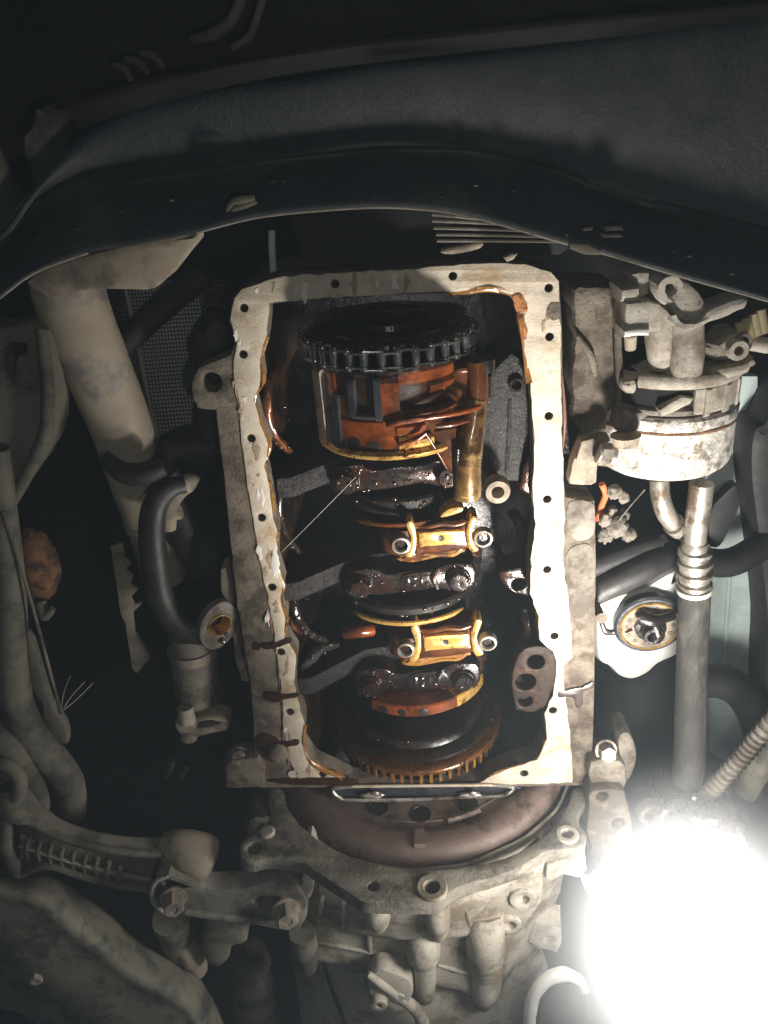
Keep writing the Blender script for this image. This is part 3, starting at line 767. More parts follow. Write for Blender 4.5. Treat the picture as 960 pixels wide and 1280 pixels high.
# pressed profile: raised outer ring, step, flat centre; facing the engine (towards -EY)
P_ = [(.160,.018),(.157,.010),(.154,.005),(.149,.002),(.142,.0012),(.134,.0014),(.128,.003),(.126,.005),(.124,.006),(.1165,.006),(.1155,.005),(.1145,.006),(.100,.0055),(.080,.005),(.03,.005)]
obj('pressed_disc', lathe(ax + EY*.003, P_, n=140), M['flex'], fx)
for a, r in ((-25,.1055),(-1.5,.1065),(24.5,.1055)):
    p = ax + EY*.0084 - EZ*(r*math.cos(R_(a))) + EX*(r*math.sin(R_(a)))
    obj('bolt_hole', lathe(p, [(.0105,.001),(.0102,-.0006),(.0096,-.0006),(.0092,.0),(.0002,.0001)], EY, n=24), M['hole'], fx)
obj('weld_stop', sector(ax + EY*.0025, .130, .150, -.0005, .012, -4, 0, 4, bev=.002), M['flex'], fx)
obj('pressed_slot', sector(ax + EY*.0085, .118, .1225, -.0045, .004, 11, 27, 10, bev=.002), M['flex'], fx)

gb = thing('gearbox', 'dusty aluminium gearbox bell housing bolted behind the crankcase', 'gearbox', ax + EY*.1)
fl = [(335,985),(334,1005),(338,1018),(326,1036),(304,1050),(299,1060),(303,1073),(318,1077),(334,1072),(352,1074),(380,1078),(392,1088),(428,1110),(446,1122),(462,1128),(540,1129),(556,1122),
      (572,1108),(610,1098),(650,1084),(680,1066),(700,1062),(722,1060),(733,1050),(732,1038),(722,1028),(726,1010),(738,990),(738,984),(716,984),(713,1000),(702,1022),(680,1046),(650,1064),(610,1078),(570,1084),(530,1086),(480,1082),(440,1072),(405,1055),(375,1030),(357,1005),(352,985)]
YF = yframe(yf)
fo = obj('flange', plate(fl, YF, .014, [(317,1060,8.5),(466,1107,7),(540,1111,9),(709,1044,8.5)], bev=.0018, smooth=2, jitter=.0014), M['flange'], gb)
obj('flange_boss', lathe(UY(540,1111,yf), [(.0135,.004),(.0135,-.002),(.0125,-.003),(.0075,-.003),(.0068,-.002),(.0068,.013)], EY, n=28), M['alu'], fo)
obj('flange_boss', lathe(UY(709,1044,yf), [(.0105,.004),(.0105,-.0015),(.0095,-.0025),(.0062,-.0025),(.0058,-.0015),(.0058,.013)], EY, n=28), M['alu'], fo)
obj('dowel', lathe(UY(334,1041,yf), [(.0075,.002),(.0075,-.0015),(.006,-.003),(.0002,-.0032)], EY, n=20), M['alu'], fo)
# bell: a cone of revolution that runs back from the flange
rb = .176
bell = lathe(ax + EY*.013, [(.1635,.001),(.166,.002),(.1645,.010),(.160,.02),(.153,.035),(.149,.05),(.142,.054),(.134,.10),(.128,.13)], t0=-78, t1=80, n=70, wob=.02)
obj('bell_case', bell, M['alu'], gb)
obj('rear_barrel', lathe(ax + EY*.12 + EZ*.005, [(.138,.0),(.136,.012),(.12,.018),(.115,.06),(.108,.12),(.10,.30)], t0=-90, t1=90, n=60, wob=.03), M['alu'], gb)
# cast details below the bell, measured in the picture and set on the case surface
zb = -.055
def cast(name, pts, z, t, m='alu', holes=(), bev=.004, sm=3, jit=.0008, taper=.002):
    return obj(name, plate(pts, z, t, holes, bev=bev, smooth=sm, jitter=jit, taper=taper), M[m], gb)
def crisp(name, pts, z, t, m='alu', holes=()): return cast(name, pts, z, t, m, holes, .0022, 0, .0007, .003)
rw = [[(372,1090,-.02),(392,1100,-.055),(430,1120,-.078),(500,1134,-.089),(560,1130,-.087),(620,1106,-.072),(690,1070,-.056),(716,1056,-.02)],
      [(368,1120,-.02),(388,1136,-.055),(430,1150,-.072),(500,1162,-.081),(565,1162,-.080),(622,1146,-.070),(676,1112,-.056),(704,1096,-.02)],
      [(366,1148,-.02),(386,1152,-.055),(430,1162,-.070),(505,1174,-.078),(570,1172,-.078),(625,1158,-.069),(670,1130,-.056),(700,1116,-.02)],
      [(366,1150,-.02),(386,1154,-.048),(430,1164,-.060),(505,1177,-.067),(570,1175,-.067),(625,1161,-.060),(668,1134,-.050),(698,1120,-.02)],
      [(364,1180,-.02),(382,1184,-.048),(430,1190,-.059),(505,1206,-.065),(570,1210,-.066),(620,1206,-.060),(652,1178,-.050),(684,1160,-.02)],
      [(364,1198,-.02),(381,1200,-.048),(430,1207,-.058),(505,1226,-.064),(570,1236,-.064),(612,1250,-.058),(644,1204,-.048),(676,1186,-.02)],
      [(364,1200,-.01),(382,1203,-.032),(430,1210,-.042),(505,1229,-.048),(570,1239,-.049),(613,1254,-.046),(648,1210,-.038),(680,1192,-.01)],
      [(372,1240,-.01),(392,1244,-.032),(430,1250,-.044),(505,1262,-.052),(570,1270,-.053),(615,1280,-.05),(652,1250,-.04),(690,1230,-.01)],
      [(380,1320,-.01),(400,1320,-.032),(430,1324,-.044),(505,1330,-.054),(570,1334,-.055),(620,1336,-.052),(662,1320,-.042),(700,1310,-.01)]]
V_, F_ = loft(rw, 3, 60)
V_ = [v - EZ*(.0012*noise.noise(v*55) + .0006*noise.noise(v*160)) for v in V_]
o = obj('main_case', (V_, F_), M['alu'], gb, angle=28); solid(o, .005, 1)
obj('case_rib', tube([(461,1166,-.0645),(462,1186,-.063),(463,1212,-.060)], [3.5,3.5,3], 8), M['alu'], gb)
obj('case_rib', tube([(386,1176,-.050),(430,1184,-.0605),(505,1199,-.067)], 2.6, 8), M['alu'], gb)
obj('case_rib', tube([(548,1206,-.066),(572,1213,-.067),(594,1218,-.065)], 2.6, 8), M['alu'], gb)
for x0, y0_, x1, y1_ in ((404,1118,398,1150),(430,1128,428,1158),(580,1128,590,1166),(604,1122,618,1158)):
    obj('case_rib', tube([(x0, y0_, -.066 if x0 < 420 or x0 > 600 else -.078), ((x0+x1)/2, (y0_+y1_)/2, -.067 if x0 < 420 or x0 > 600 else -.077), (x1, y1_, -.060 if x0 < 420 or x0 > 600 else -.070)], [3,4,3], 8), M['alu'], gb)
obj('vertical_boss', tube([(528,1168,-.066),(529,1176,-.073),(529,1192,-.075),(529,1197,-.072)], [18,21,21,14], 20), M['alu'], gb)
obj('vertical_boss', tube([(530,1192,-.070),(531,1220,-.069),(531,1240,-.064),(530,1247,-.058)], [14,14,13,9], 18), M['alu'], gb)
obj('vertical_boss', tube([(604,1140,-.06),(606,1166,-.068),(607,1190,-.066),(607,1212,-.063)], [26,25,24,19], 20, wob=.06), M['alu'], gb)
obj('vertical_boss', tube([(608,1210,-.062),(607,1235,-.060),(604,1252,-.054)], [19,19,12], 18, wob=.03), M['alu'], gb)
obj('case_bump', tube([(471,1128,-.084),(472,1146,-.088),(474,1158,-.080)], [17,16,9], 16), M['alu'], gb)
obj('case_bump', tube([(545,1128,-.084),(547,1150,-.087),(548,1168,-.078)], [17,16,10], 16), M['alu'], gb)
crisp('cover_plate', [(618,1116),(634,1104),(668,1094),(679,1104),(677,1128),(664,1146),(640,1172),(626,1162),(621,1140)], -.068, .03, holes=[(661,1124,8),(643,1155,8)])
obj('cover_boss', boss(653,1121,-.0675,17,8.5,.004,depth=.012), M['alu'], gb)
obj('cover_boss', boss(637,1153,-.0675,14,8,.004,depth=.012), M['alu'], gb)
crisp('side_lug', [(668,1152),(701,1155),(702,1180),(697,1192),(671,1185),(660,1178)], -.045, .02, holes=[(686,1176,8)])
crisp('side_lug', [(684,1082),(730,1060),(734,1088),(724,1098),(704,1094),(690,1102),(682,1098)], -.064, .05)

obj('casting_seam', tube([(405,1205,-.05),(416,1240,-.048),(434,1285,-.046)], 2.5, 8), M['rubber'], gb)
# underside of the flange; its shade is put in as darker metal
cast('flange_under_shade', [(384,1088),(430,1112),(458,1130),(450,1150),(420,1140),(392,1116)], -.062, .04, 'alu_dark', bev=.003)
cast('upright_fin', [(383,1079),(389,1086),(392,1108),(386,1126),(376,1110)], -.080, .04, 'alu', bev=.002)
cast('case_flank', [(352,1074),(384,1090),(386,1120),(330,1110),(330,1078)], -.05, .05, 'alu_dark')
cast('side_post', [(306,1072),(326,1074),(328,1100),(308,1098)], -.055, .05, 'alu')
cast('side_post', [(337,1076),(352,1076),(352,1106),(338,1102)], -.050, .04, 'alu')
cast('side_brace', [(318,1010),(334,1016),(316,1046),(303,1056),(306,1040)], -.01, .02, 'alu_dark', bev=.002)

# small linkage on the gearbox
lk = thing('shift_linkage', 'small cast shift linkage with two bolts under the gearbox', 'linkage', U(485,1245,-.08))
obj('lever_plate', plate([(462,1224),(476,1214),(500,1220),(516,1232),(514,1252),(502,1266),(480,1262),(464,1254),(460,1240)], -.088, .02, bev=.004, smooth=3, jitter=.0008), M['alu'], lk)
obj('pivot', boss(474,1248,-.088,10,4.5,.008,depth=.006), M['alu'], lk)
obj('pin', lathe(U(498,1246,-.088), [(.006,0),(.006,.002),(.0002,.0025)], -EZ, n=16, near=EX), M['alu'], lk)
obj('rod', tube([(462,1218,-.085),(468,1224,-.09),(520,1262,-.08),(530,1290,-.07)], [4,5,8,9], 12), M['alu'], lk)

# ================================================================== brackets on the gearbox side next to the lamp
br = thing('rear_bracket', 'dusty cast bracket with two bolt holes beside the bell housing', 'bracket', U(765,1020,-.02))
obj('bracket_plate', plate([(739,990),(776,988),(784,1000),(790,1030),(788,1060),(776,1066),(742,1056),(734,1040),(736,1010)], -.022, .03, [(753,997,7),(773,1030,8)], bev=.003, smooth=3, jitter=.001), M['alu_dark'], br)
obj('bracket_foot', plate([(738,952),(776,952),(783,968),(782,984),(760,988),(740,984)], -.012, .03, bev=.003, smooth=2, jitter=.001), M['alu_dark'], br)
obj('bracket_wing', plate([(772,925),(786,916),(796,938),(794,960),(784,978),(778,960)], -.002, .03, bev=.003, smooth=3), M['alu_dark'], br)
obj('bracket_bolt', hexhead(U(757,937,-.004), (0,-.3,-1), .0085, .012), M['steel'], br)
obj('bracket_base', plate([(740,1060),(790,1062),(800,1078),(796,1105),(770,1100),(745,1088)], -.03, .03, bev=.003, smooth=3, jitter=.001), M['alu_dark'], br)
obj('bracket_ear', boss(812,1010,-.02,17,10,.01,depth=.01), M['alu_dark'], br)
sh = thing('heat_shield', 'curved pale edge of a small heat shield next to the lamp', 'heat shield', U(755,1115,-.06))
obj('shield_lip', tube([(728,1094,-.06),(736,1112,-.075),(750,1124,-.082),(785,1134,-.08)], [4,4,4,4], 8), M['alu_clean'], sh)
obj('shield_face', plate([(734,1100),(770,1082),(800,1090),(806,1120),(770,1128),(745,1118)], -.06, .004, bev=.001, smooth=3), M['alu'], sh)

hk = thing('exhaust_clamp', 'pale rusty hook shaped clamp under the gearbox beside the lamp', 'clamp', U(690,1240,-.1))
obj('clamp_hoop', tube([(662,1300,-.10),(663,1265,-.10),(670,1240,-.10),(686,1224,-.10),(706,1218,-.10),(722,1224,-.10),(732,1238,-.10)], [8,8,8,8,9,7,5], 12, wob=.2), M['alu_clean'], hk)
obj('clamp_filling', plate([(672,1300),(674,1262),(690,1240),(712,1232),(730,1244),(740,1300)], -.09, .02, bev=.004), M['dark'], hk)

# ================================================================== belt driven compressor on the far side
cp = thing('compressor', 'corroded aluminium compressor body with dusty brackets above it', 'compressor', U(850,560,.0))
cc = U(856, 570, -.03); kk = MPP(cc); rC = 90*kk
cc.z = Z0 - .03 + rC
q = lambda py: U(856, py, -.03).y - cc.y
obj('lower_body', lathe(cc, [(.0002,q(608)),(rC*.55,q(612)),(rC*.86,q(606)),(rC*.97,q(598)),(rC,q(585)),(rC,q(545)),(rC*1.01,q(543)),(rC*1.015,q(528)),(rC*.98,q(524)),(rC*.6,q(522)),(.0002,q(522))], n=64, wob=.012), M['alu_bright'], cp)
obj('body_seam', lathe(cc, [(rC*1.0,q(544)),(rC*1.018,q(544.5)),(rC*1.018,q(541.5)),(rC*1.0,q(541))], n=64), M['rust'], cp)
obj('inner_rotor', lathe(cc + EZ*.01, [(.0002,q(476)),(rC*.8,q(476)),(rC*.8,q(524)),(.0002,q(524))], n=40), M['dark'], cp)
def cpart(name, pts, z, t, m='alu', holes=(), bev=.004, sm=3, jit=.0012, taper=.001):
    return obj(name, plate(pts, z, t, holes, bev=bev, smooth=sm, jitter=jit, taper=taper), M[m], cp)
obj('upper_casing', sector(cc, rC*.5, rC*.985, q(484), q(523), 4, 72, 30, bev=.003), M['alu'], cp)
obj('upper_casing', sector(cc, rC*.5, rC*.975, q(512), q(523), -60, 6, 24, bev=.002), M['alu_dark'], cp)
obj('casing_window', sector(cc, rC*.6, rC*.93, q(480), q(514), -60, 4, 24), M['dark'], cp)
for a_ in (14, 34, 54):
    obj('casing_rib', sector(cc, rC*.5, rC*1.015, q(486), q(524), a_-2, a_+3, 4, bev=.002), M['alu'], cp)
obj('casing_ring', lathe(cc, [(rC*.7,q(470)),(rC*1.0,q(471)),(rC*1.03,q(475)),(rC*1.03,q(482)),(rC*1.0,q(487)),(rC*.7,q(487))], t0=-40, t1=80, n=50, wob=.02), M['alu'], cp)
cpart('casting_wing', [(824,512),(852,496),(868,498),(864,506),(842,516),(826,522)], -.030, .02, 'alu', sm=0, bev=.002)
cpart('casting_wing', [(806,478),(838,482),(846,492),(838,498),(818,496)], -.018, .03, 'alu', sm=0, bev=.002)
cpart('body_arm', [(778,478),(795,474),(810,470),(822,466),(812,482),(806,492),(788,494),(779,488)], -.012, .03, 'alu')
cpart('body_arm', [(778,520),(800,515),(822,508),(826,520),(812,536),(790,544),(772,540)], -.02, .03, 'alu_dark')
cpart('bottom_lip', [(836,466),(872,466),(930,455),(944,448),(940,462),(930,470),(876,482),(846,484)], -.026, .02, 'alu')
obj('shaft_neck', tube([(854,468,-.01),(854,500,-.01)], [17,14], 18, 1), M['alu'], cp)
obj('upper_cylinder', tube([(858,388,-.018),(858,400,-.02),(859,440,-.022),(857,466,-.022)], [20,21,21,20], 22, wob=.05), M['alu'], cp)
obj('upper_cylinder', tube([(826,380,-.012),(826,420,-.014),(828,458,-.012)], [18,20,16], 18, wob=.05), M['alu'], cp)
cpart('upper_block', [(782,380),(812,376),(828,380),(828,415),(812,418),(780,420)], -.026, .04, 'alu', sm=0)
cpart('upper_block', [(777,362),(800,358),(802,376),(786,380),(776,378)], -.022, .03, 'alu', sm=0)
cpart('upper_tab', [(788,342),(813,339),(813,368),(800,374),(796,356)], -.016, .02, 'alu', sm=0)
cpart('block_foot', [(780,414),(812,412),(812,420),(780,422)], -.03, .02, 'alu_clean', sm=0, bev=.002)
obj('foot_bolt', tube([(788,420,-.02),(788,436,-.018)], [8,7], 14, 1), M['tan'], cp)
cpart('top_lug', [(822,362),(826,350),(840,345),(856,350),(876,365),(886,385),(882,402),(862,408),(845,400),(838,385),(826,378)], -.034, .03, 'alu', [(838,362,7)], bev=.005)
cpart('top_arm', [(836,392),(850,402),(870,402),(890,385),(920,374),(936,372),(932,386),(900,400),(870,412),(848,410)], -.040, .02, 'alu', bev=.004)
cpart('right_arm', [(878,428),(900,430),(912,420),(926,418),(930,432),(920,448),(900,452),(882,446)], -.018, .03, 'alu')
obj('eye', boss(920,436,-.022,13,6,.006,depth=.012), M['alu'], cp)
obj('eye', boss(928,424,-.02,9,4,.005,depth=.01), M['alu_dark'], cp)
obj('side_bolt', [tube([(768,570,-.02),(747,566,-.02)], [13,13], 16, 1), tube([(762,569,-.02),(750,567,-.02)], [15,15], 6, 1)], M['steel'], cp)
obj('seat_washer', tube([(782,544,-.026),(782,556,-.026)], [19,15], 18, 1), M['tan'], cp)

mb = thing('mount_bracket', 'dark rough engine mount bracket with a pale bent tab, between block and compressor', 'bracket', U(745,450,.01))
obj('bracket_body', plate([(716,362),(724,356),(776,360),(773,420),(777,500),(774,532),(764,545),(728,545),(716,525),(714,470),(718,425)], .004, .06, bev=.006, jitter=.002), M['grime'], mb)
obj('bracket_edge', tube([(774,365,.0),(772,420,.0),(775,500,.0),(772,530,.002)], 5, 10, wob=.2), M['alu_dark'], mb)
obj('bracket_rib', tube([(722,420,.002),(738,445,.0),(744,470,.002)], [3,5,3], 8), M['grime'], mb)
obj('bent_tab', plate([(727,550),(742,546),(762,546),(764,552),(750,562),(748,582),(746,604),(740,608),(713,607),(711,600),(717,572)], -.012, .012, bev=.003, jitter=.0008), M['tan'], mb)
obj('tab_flap', plate([(727,552),(742,548),(750,560),(748,580),(737,590),(720,575)], -.0145, .004, bev=.0015), M['tan'], mb)

bt = thing('intake_boot', 'yellowed ribbed rubber boot at the edge beside the compressor bracket', 'boot', U(945,410,0))
for i in range(4):
    obj('boot_rib', tube([(926+8*i, 402-5*i, -.01), (930+8*i, 425-3*i, -.012)], [7,9], 12, 1), M['yellow'], bt)
obj('boot_cuff', tube([(932,428,-.008),(960,432,-.008)], [9,10], 14, 1), M['alu'], bt)

# ================================================================== pipes and hoses below the compressor
fit = thing('refrigerant_pipe', 'bare metal elbow pipe coming out under the compressor, the slimmer bent one', 'pipe', U(835,640,.0))
obj('pipe', tube([(824,600,.005),(826,622,.002),(834,644,.004),(850,662,.015),(862,672,.025)], [12,12,12,11,11], 16), M['steel'], fit)
obj('pipe_collar', tube([(842,655,.008),(850,662,.013)], [14,13], 16, 1), M['steel'], fit)
ho = thing('refrigerant_hose', 'dusty black hose with crimped metal collars running down from the compressor', 'hose', U(866,800,.0))
obj('pipe', tube([(877,604,-.005),(874,630,-.005),(870,660,-.004),(868,690,-.002)], [15,15,14,13], 18), M['steel'], ho)
obj('crimp_sleeve', tube([(870,676,-.003),(868,690,-.002),(868,738,.0)], [14,18,19], 22, 2), M['steel'], ho)
for y, r in ((690,21),(703,21.5),(717,21.5),(730,20.5)):
    obj('crimp_ring', tube([(869,y-4,-.002),(869,y-2,-.002),(868.6,y+2,-.002),(868.5,y+4,-.002)], [r-3,r,r,r-3], 24, 1), M['steel'], ho)
obj('hose_body', tube([(868,738,.0),(866,800,-.002),(864,870,-.005),(862,940,-.006),(858,985,-.004),(856,1003,.0)], [19.5,19,19,19.5,18,14], 22, wob=.03), M['hose'], ho)
obj('white_ring', tube([(868,734,-.001),(868,739,-.001)], [21.5,21.5], 24, 1), M['alu_clean'], ho)

wr = thing('red_cable', 'short red cable behind the bent bracket tab', 'cable', U(755,620,.05))
obj('cable', tube([(752,605,.03),(757,618,.035),(752,632,.045),(748,650,.06)], 4, 10), M['redwire'], wr)
gb2 = thing('dusty_connector', 'clump of dusty electrical connector bodies above the oil filter housing', 'connector', U(770,665,.05))
for i, (x, y, z, a) in enumerate([(768,615,.03,9),(780,622,.035,7),(756,650,.04,8),(772,658,.045,13),(786,668,.05,9),(757,668,.05,10),(765,640,.05,7),(778,645,.055,8)]):
    p = U(x, y, z); k = MPP(p)
    obj('connector_piece', ball(p, (a*k, a*k*1.1, a*k*.8), 20, .5, 90), M['alu_dark'], gb2, angle=80)
obj('dipstick_wire', tube([(806,612,.03),(785,636,.04),(772,652,.04)], 1.0, 6), M['alu_dark'], gb2)

# ================================================================== oil filter housing
of = thing('oil_filter_housing', 'pale aluminium oil filter housing with an oily threaded stub', 'filter housing', U(805,790,.05))
obj('housing', plate([(744,770),(752,752),(775,744),(805,735),(838,716),(860,712),(862,800),(850,822),(826,834),(812,846),(792,854),(774,850),(762,838),(750,832),(744,815)], .045, .06, bev=.012, smooth=4), M['alu_clean'], of)
fo_ = nframe(U(812,781,.035), (.05,-.12,1))
fc = U(812,781,.038); fn = Vector((-.05,.10,-1)).normalized(); kf = MPP(fc)
obj('gasket_seat', lathe(fc, [(45*kf,-.006),(44*kf,.0),(41*kf,.002),(37*kf,.002),(36*kf,.0)], fn, n=40, near=EX), M['bluegrey'], of)
pf = obj('port_plate', lathe(fc, [(36.5*kf,-.004),(36.5*kf,.0015),(35*kf,.0028),(33*kf,.0022),(12*kf,.0022),(11*kf,.001)], fn, n=48, near=EX), M['tan'], of)
e1 = fn.orthogonal().normalized(); e2 = fn.cross(e1)
for i in range(14):
    a = 2*math.pi*i/14; p = fc + fn*.0023 + (e1*math.cos(a) + e2*math.sin(a))*(28*kf)
    obj('port_hole', lathe(p, [(2.6*kf,0),(2.4*kf,.0004),(1.9*kf,.0004),(1.8*kf,-.0015),(.0001,-.0015)], fn, n=10, near=EX), M['hole'], pf)
obj('port_rim', lathe(fc, [(37*kf,0),(37.5*kf,.003),(36*kf,.0042),(34.5*kf,.003)], fn, n=48, near=EX), M['oil_gold'], of)
obj('threaded_stub', lathe(fc, [(20*kf,.002),(19*kf,.006),(14*kf,.007),(14*kf,.016),(12*kf,.018),(8*kf,.018),(7.5*kf,.012)], fn, n=24, near=EX), M['oil_black'], of)
obj('stub_valve', tube([(800,770,.03),(815,775,.026),(832,772,.028),(842,768,.03)], [10,9,7,7], 12, wob=.2), M['oil_black'], of)
obj('stub_valve', tube([(818,780,.026),(822,792,.024),(818,800,.024)], [9,9,7], 12, wob=.2), M['oil_black'], of)
obj('oil_run', tube([(752,778,.0445),(758,790,.0435),(770,790,.0435),(790,786,.037)], [3,4,4,3], 8, wob=.3), M['oil_drip'], of)
dt = thing('dark_coolant_pipe', 'dark pipe passing above the oil filter housing', 'pipe', U(795,715,.06))
obj('pipe', tube([(735,745,.04),(770,728,.04),(810,708,.045),(845,690,.055)], [16,17,17,15], 16), M['glossblack'], dt)
obj('pipe', tube([(735,712,.05),(780,694,.055),(825,680,.06)], [14,14,13], 14), M['glossblack'], dt)
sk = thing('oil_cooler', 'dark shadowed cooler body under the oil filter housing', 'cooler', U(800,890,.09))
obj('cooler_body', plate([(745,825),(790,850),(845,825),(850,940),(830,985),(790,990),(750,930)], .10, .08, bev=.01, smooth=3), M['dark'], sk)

# ================================================================== fender side: mint panel, black hoses, strut
pn = thing('inner_panel', 'pale mint painted inner panel behind the black hoses', 'panel', U(920,750,.2))
obj('panel_sheet', plate([(880,470),(948,470),(948,600),(955,700),(962,790),(952,850),(940,930),(908,952),(886,940),(884,700)], .13, .01, bev=.002), M['mint'], pn)
obj('panel_fold', tube([(912,720,.128),(908,780,.128),(905,840,.128)], 3, 8), M['mint'], pn)
st = thing('strut_tube', 'dark vertical strut at the edge of the wheel side', 'strut', U(955,780,.1))
obj('strut', plate([(940,545),(955,530),(1000,520),(1000,1000),(962,980),(955,860),(958,780),(948,680),(938,600)], .09, .05, bev=.01, smooth=3), M['rubber'], st)
h1 = thing('looped_hose', 'thick black rubber hose curving behind the crimped collars', 'hose', U(910,690,.1), 'black rubber hoses by the mint panel')
obj('hose_body', tube([(860,690,.07),(884,702,.08),(912,703,.085),(940,690,.09),(975,665,.1)], [18,18,18,18,18], 18), M['rubber'], h1)
obj('hose_bracket', plate([(888,640),(905,618),(922,606),(926,630),(914,660),(900,684),(886,680)], .09, .012, bev=.003, smooth=3), M['rubber'], h1)
h2 = thing('looped_hose', 'thick black rubber hose arching across the mint panel below', 'hose', U(915,880,.1), 'black rubber hoses by the mint panel')
obj('hose_body', tube([(872,852,.08),(900,852,.08),(926,866,.085),(944,895,.09),(952,935,.09),(950,990,.09)], [21,21,21,21,21,21], 18), M['rubber'], h2)
cn = thing('corrugated_conduit', 'grey corrugated conduit slanting down to the oily steering joint', 'conduit', U(920,950,-.02))
cpts = [(878,1000),(898,978),(925,948),(950,918),(985,880)]
pth = spline([U(x, y, -.02) for x, y in cpts], 16)
rads = [(.0076 if i % 3 else .0098) for i in range(len(pth))]
obj('conduit', tube_w(pth, rads, 14, 1), M['alu_dark'], cn)
c2 = thing('dirty_tie_rod', 'dirty rod end with wet highlights beside the corrugated conduit', 'rod', U(945,960,.0))
obj('rod', tube([(930,990,.0),(950,960,.0),(985,915,.0)], [16,15,14], 16), M['greytan'], c2)

sj = thing('steering_joint', 'oil wet ribbed steering joint glinting just above the lamp', 'joint', U(870,1040,-.05))
obj('joint_boot', lathe(U(872,1048,-.05), [(.0002,-.04),(.02,-.04)] + [((.033 if i % 2 else .027), -.036+.006*i) for i in range(13)] + [(.02,.042),(.0002,.042)], Vector((.97,-.12,.1)), n=40), M['oil_steel'], sj)
obj('joint_clamp', tube([(822,1050,-.06),(826,1020,-.065),(840,1004,-.06)], [5,6,5], 10), M['oil_steel'], sj)
obj('joint_knuckle', ball(U(838,1064,-.07), .012, 16, .2), M['oil_steel'], sj)
obj('joint_yoke', plate([(828,1010),(856,1000),(900,1004),(925,1020),(920,1042),(840,1044)], -.03, .04, bev=.008, smooth=3), M['oil_black'], sj)
obj('grease_drip', ball(U(868,1000,-.03), (.005,.009,.005), 12, .3), M['oil_steel'], sj)
obj('joint_pin', tube([(866,1024,-.062),(880,1028,-.064),(895,1027,-.062)], [4,5,4], 10), M['steel'], sj)

# ================================================================== front valance (dark plastic band across the top)
fv = thing('front_valance', 'wide curved black plastic front valance arching over the engine', 'valance', U(480,180,-.1))
A_ = [(-60,420),(0,372),(45,340),(110,316),(170,306),(245,291),(320,272),(400,263),(480,259),(560,265),(620,279),(700,302),(760,318),(850,345),(960,376),(1040,402)]
C_ = [(-60,330),(0,300),(40,262),(100,232),(170,222),(245,212),(320,200),(400,190),(480,182),(560,184),(620,191),(700,212),(760,235),(850,262),(960,290),(1040,312)]
D_ = [(-60,318),(0,290),(35,245),(85,190),(140,152),(215,128),(300,112),(400,98),(480,84),(560,77),(640,68),(720,58),(800,48),(880,40),(960,32),(1040,26)]
rows = [[(x, y, -.120) for x, y in A_], [(x, y-8, -.122) for x, y in A_],
        [(a[0]*.5+c[0]*.5, a[1]*.4+c[1]*.6, -.108) for a, c in zip(A_, C_)],
        [(x, y+6, -.098) for x, y in C_], [(x, y+1, -.1005 - .004*max(0, math.sin((x-330)/90.0))*(x < 620) - .005*(x > 720)) for x, y in C_], [(x, y-9, -.106) for x, y in C_],
        [(c[0]*.5+d[0]*.5, c[1]*.5+d[1]*.5, -.125) for c, d in zip(C_, D_)],
        [(x, y+4, -.130) for x, y in D_], [(x, y-3, -.118) for x, y in D_], [(x, y-2, -.06) for x, y in D_], [(x, y+3, .02) for x, y in D_]]
o = obj('valance_panel', loft(rows, 4, 70), M['plastic'], fv, angle=60); solid(o, .003)
obj('lip', tube([(x, y, -.120) for x, y in A_[5:]], [1.6,1.8,2,2,2,2,2,2,2,2,2], 8, 5), M['alu'], fv)  # pale metal tone puts the lip's highlight into the colour
obj('lip', tube([(x, y, -.120) for x, y in A_[:4]], 1.8, 8, 5), M['alu'], fv)
obj('push_clip', [tube([(284,262,-.122),(290,253,-.128),(300,250,-.130),(318,247,-.128)], [3,4,5,4], 10), tube([(290,262,-.122),(305,257,-.124),(320,252,-.122)], [3,4,3], 8)], M['greytan'], fv)
obj('push_clip', [plate([(728,284),(742,283),(742,288),(728,289)], -.124, .006), plate([(755,283),(778,282),(780,288),(757,290)], -.126, .006), plate([(752,292),(776,292),(780,297),(754,297)], -.126, .006)], M['alu_dark'], fv)

rv = random.Random(5)
for _ in range(16):
    x = rv.uniform(40, 930); t_ = rv.random()
    i = max(i for i in range(len(A_)-1) if A_[i][0] <= x); f_ = (x-A_[i][0])/(A_[i+1][0]-A_[i][0])
    y = A_[i][1]*(1-f_) + A_[i+1][1]*f_ - 10 - rv.random()*40
    p = U(x, y, -.1205 + (10 - 0)*0 ); k = MPP(p)
    a_ = rv.uniform(.8, 2)
    obj('mud_spot', ball(p, (a_*k*rv.uniform(1, 2.5), a_*k, .004), 8, .4, 200), M['greytan'], fv)
wb = thing('under_tray_bracket', 'pale metal clip where the valance lip meets the compressor side', 'clip', U(732,310,-.1))
obj('clip', plate([(712,304),(735,306),(752,314),(750,319),(730,318),(712,311)], -.124, .004, bev=.001), M['tan'], wb)

# ------------------------------------------------ slatted grille behind the lip
gr = thing('cooling_grille', 'grille of thin horizontal slats behind the valance lip', 'grille', U(620,290,.02))
for i, (ya, yb, x0, x1) in enumerate([(268,274,540,600),(276,281,540,640),(285,289,542,672),(293,296,545,690),(301,302,546,705)]):
    obj('slat', tube([(x0,ya,-.03),((x0+x1)/2,(ya+yb)/2-.5,-.03),(x1,yb,-.03)], 2.0, 6, 3), M['alu_dark'], gr)
obj('slat_backing', plate([(360,262),(560,262),(650,280),(720,304),(700,318),(380,330)], .02, .01), M['dark'], gr)
t2 = thing('hanging_tab', 'small pale tabs poking out above the crankcase corner', 'tab', U(600,318,-.02))
obj('tab', plate([(552,312),(590,304),(604,303),(600,311),(575,317),(556,318)], -.02, .008, bev=.002, smooth=2), M['tan'], t2)
obj('tab', plate([(630,322),(640,317),(648,317),(642,325),(634,328)], -.02, .008, bev=.002), M['tan'], t2)
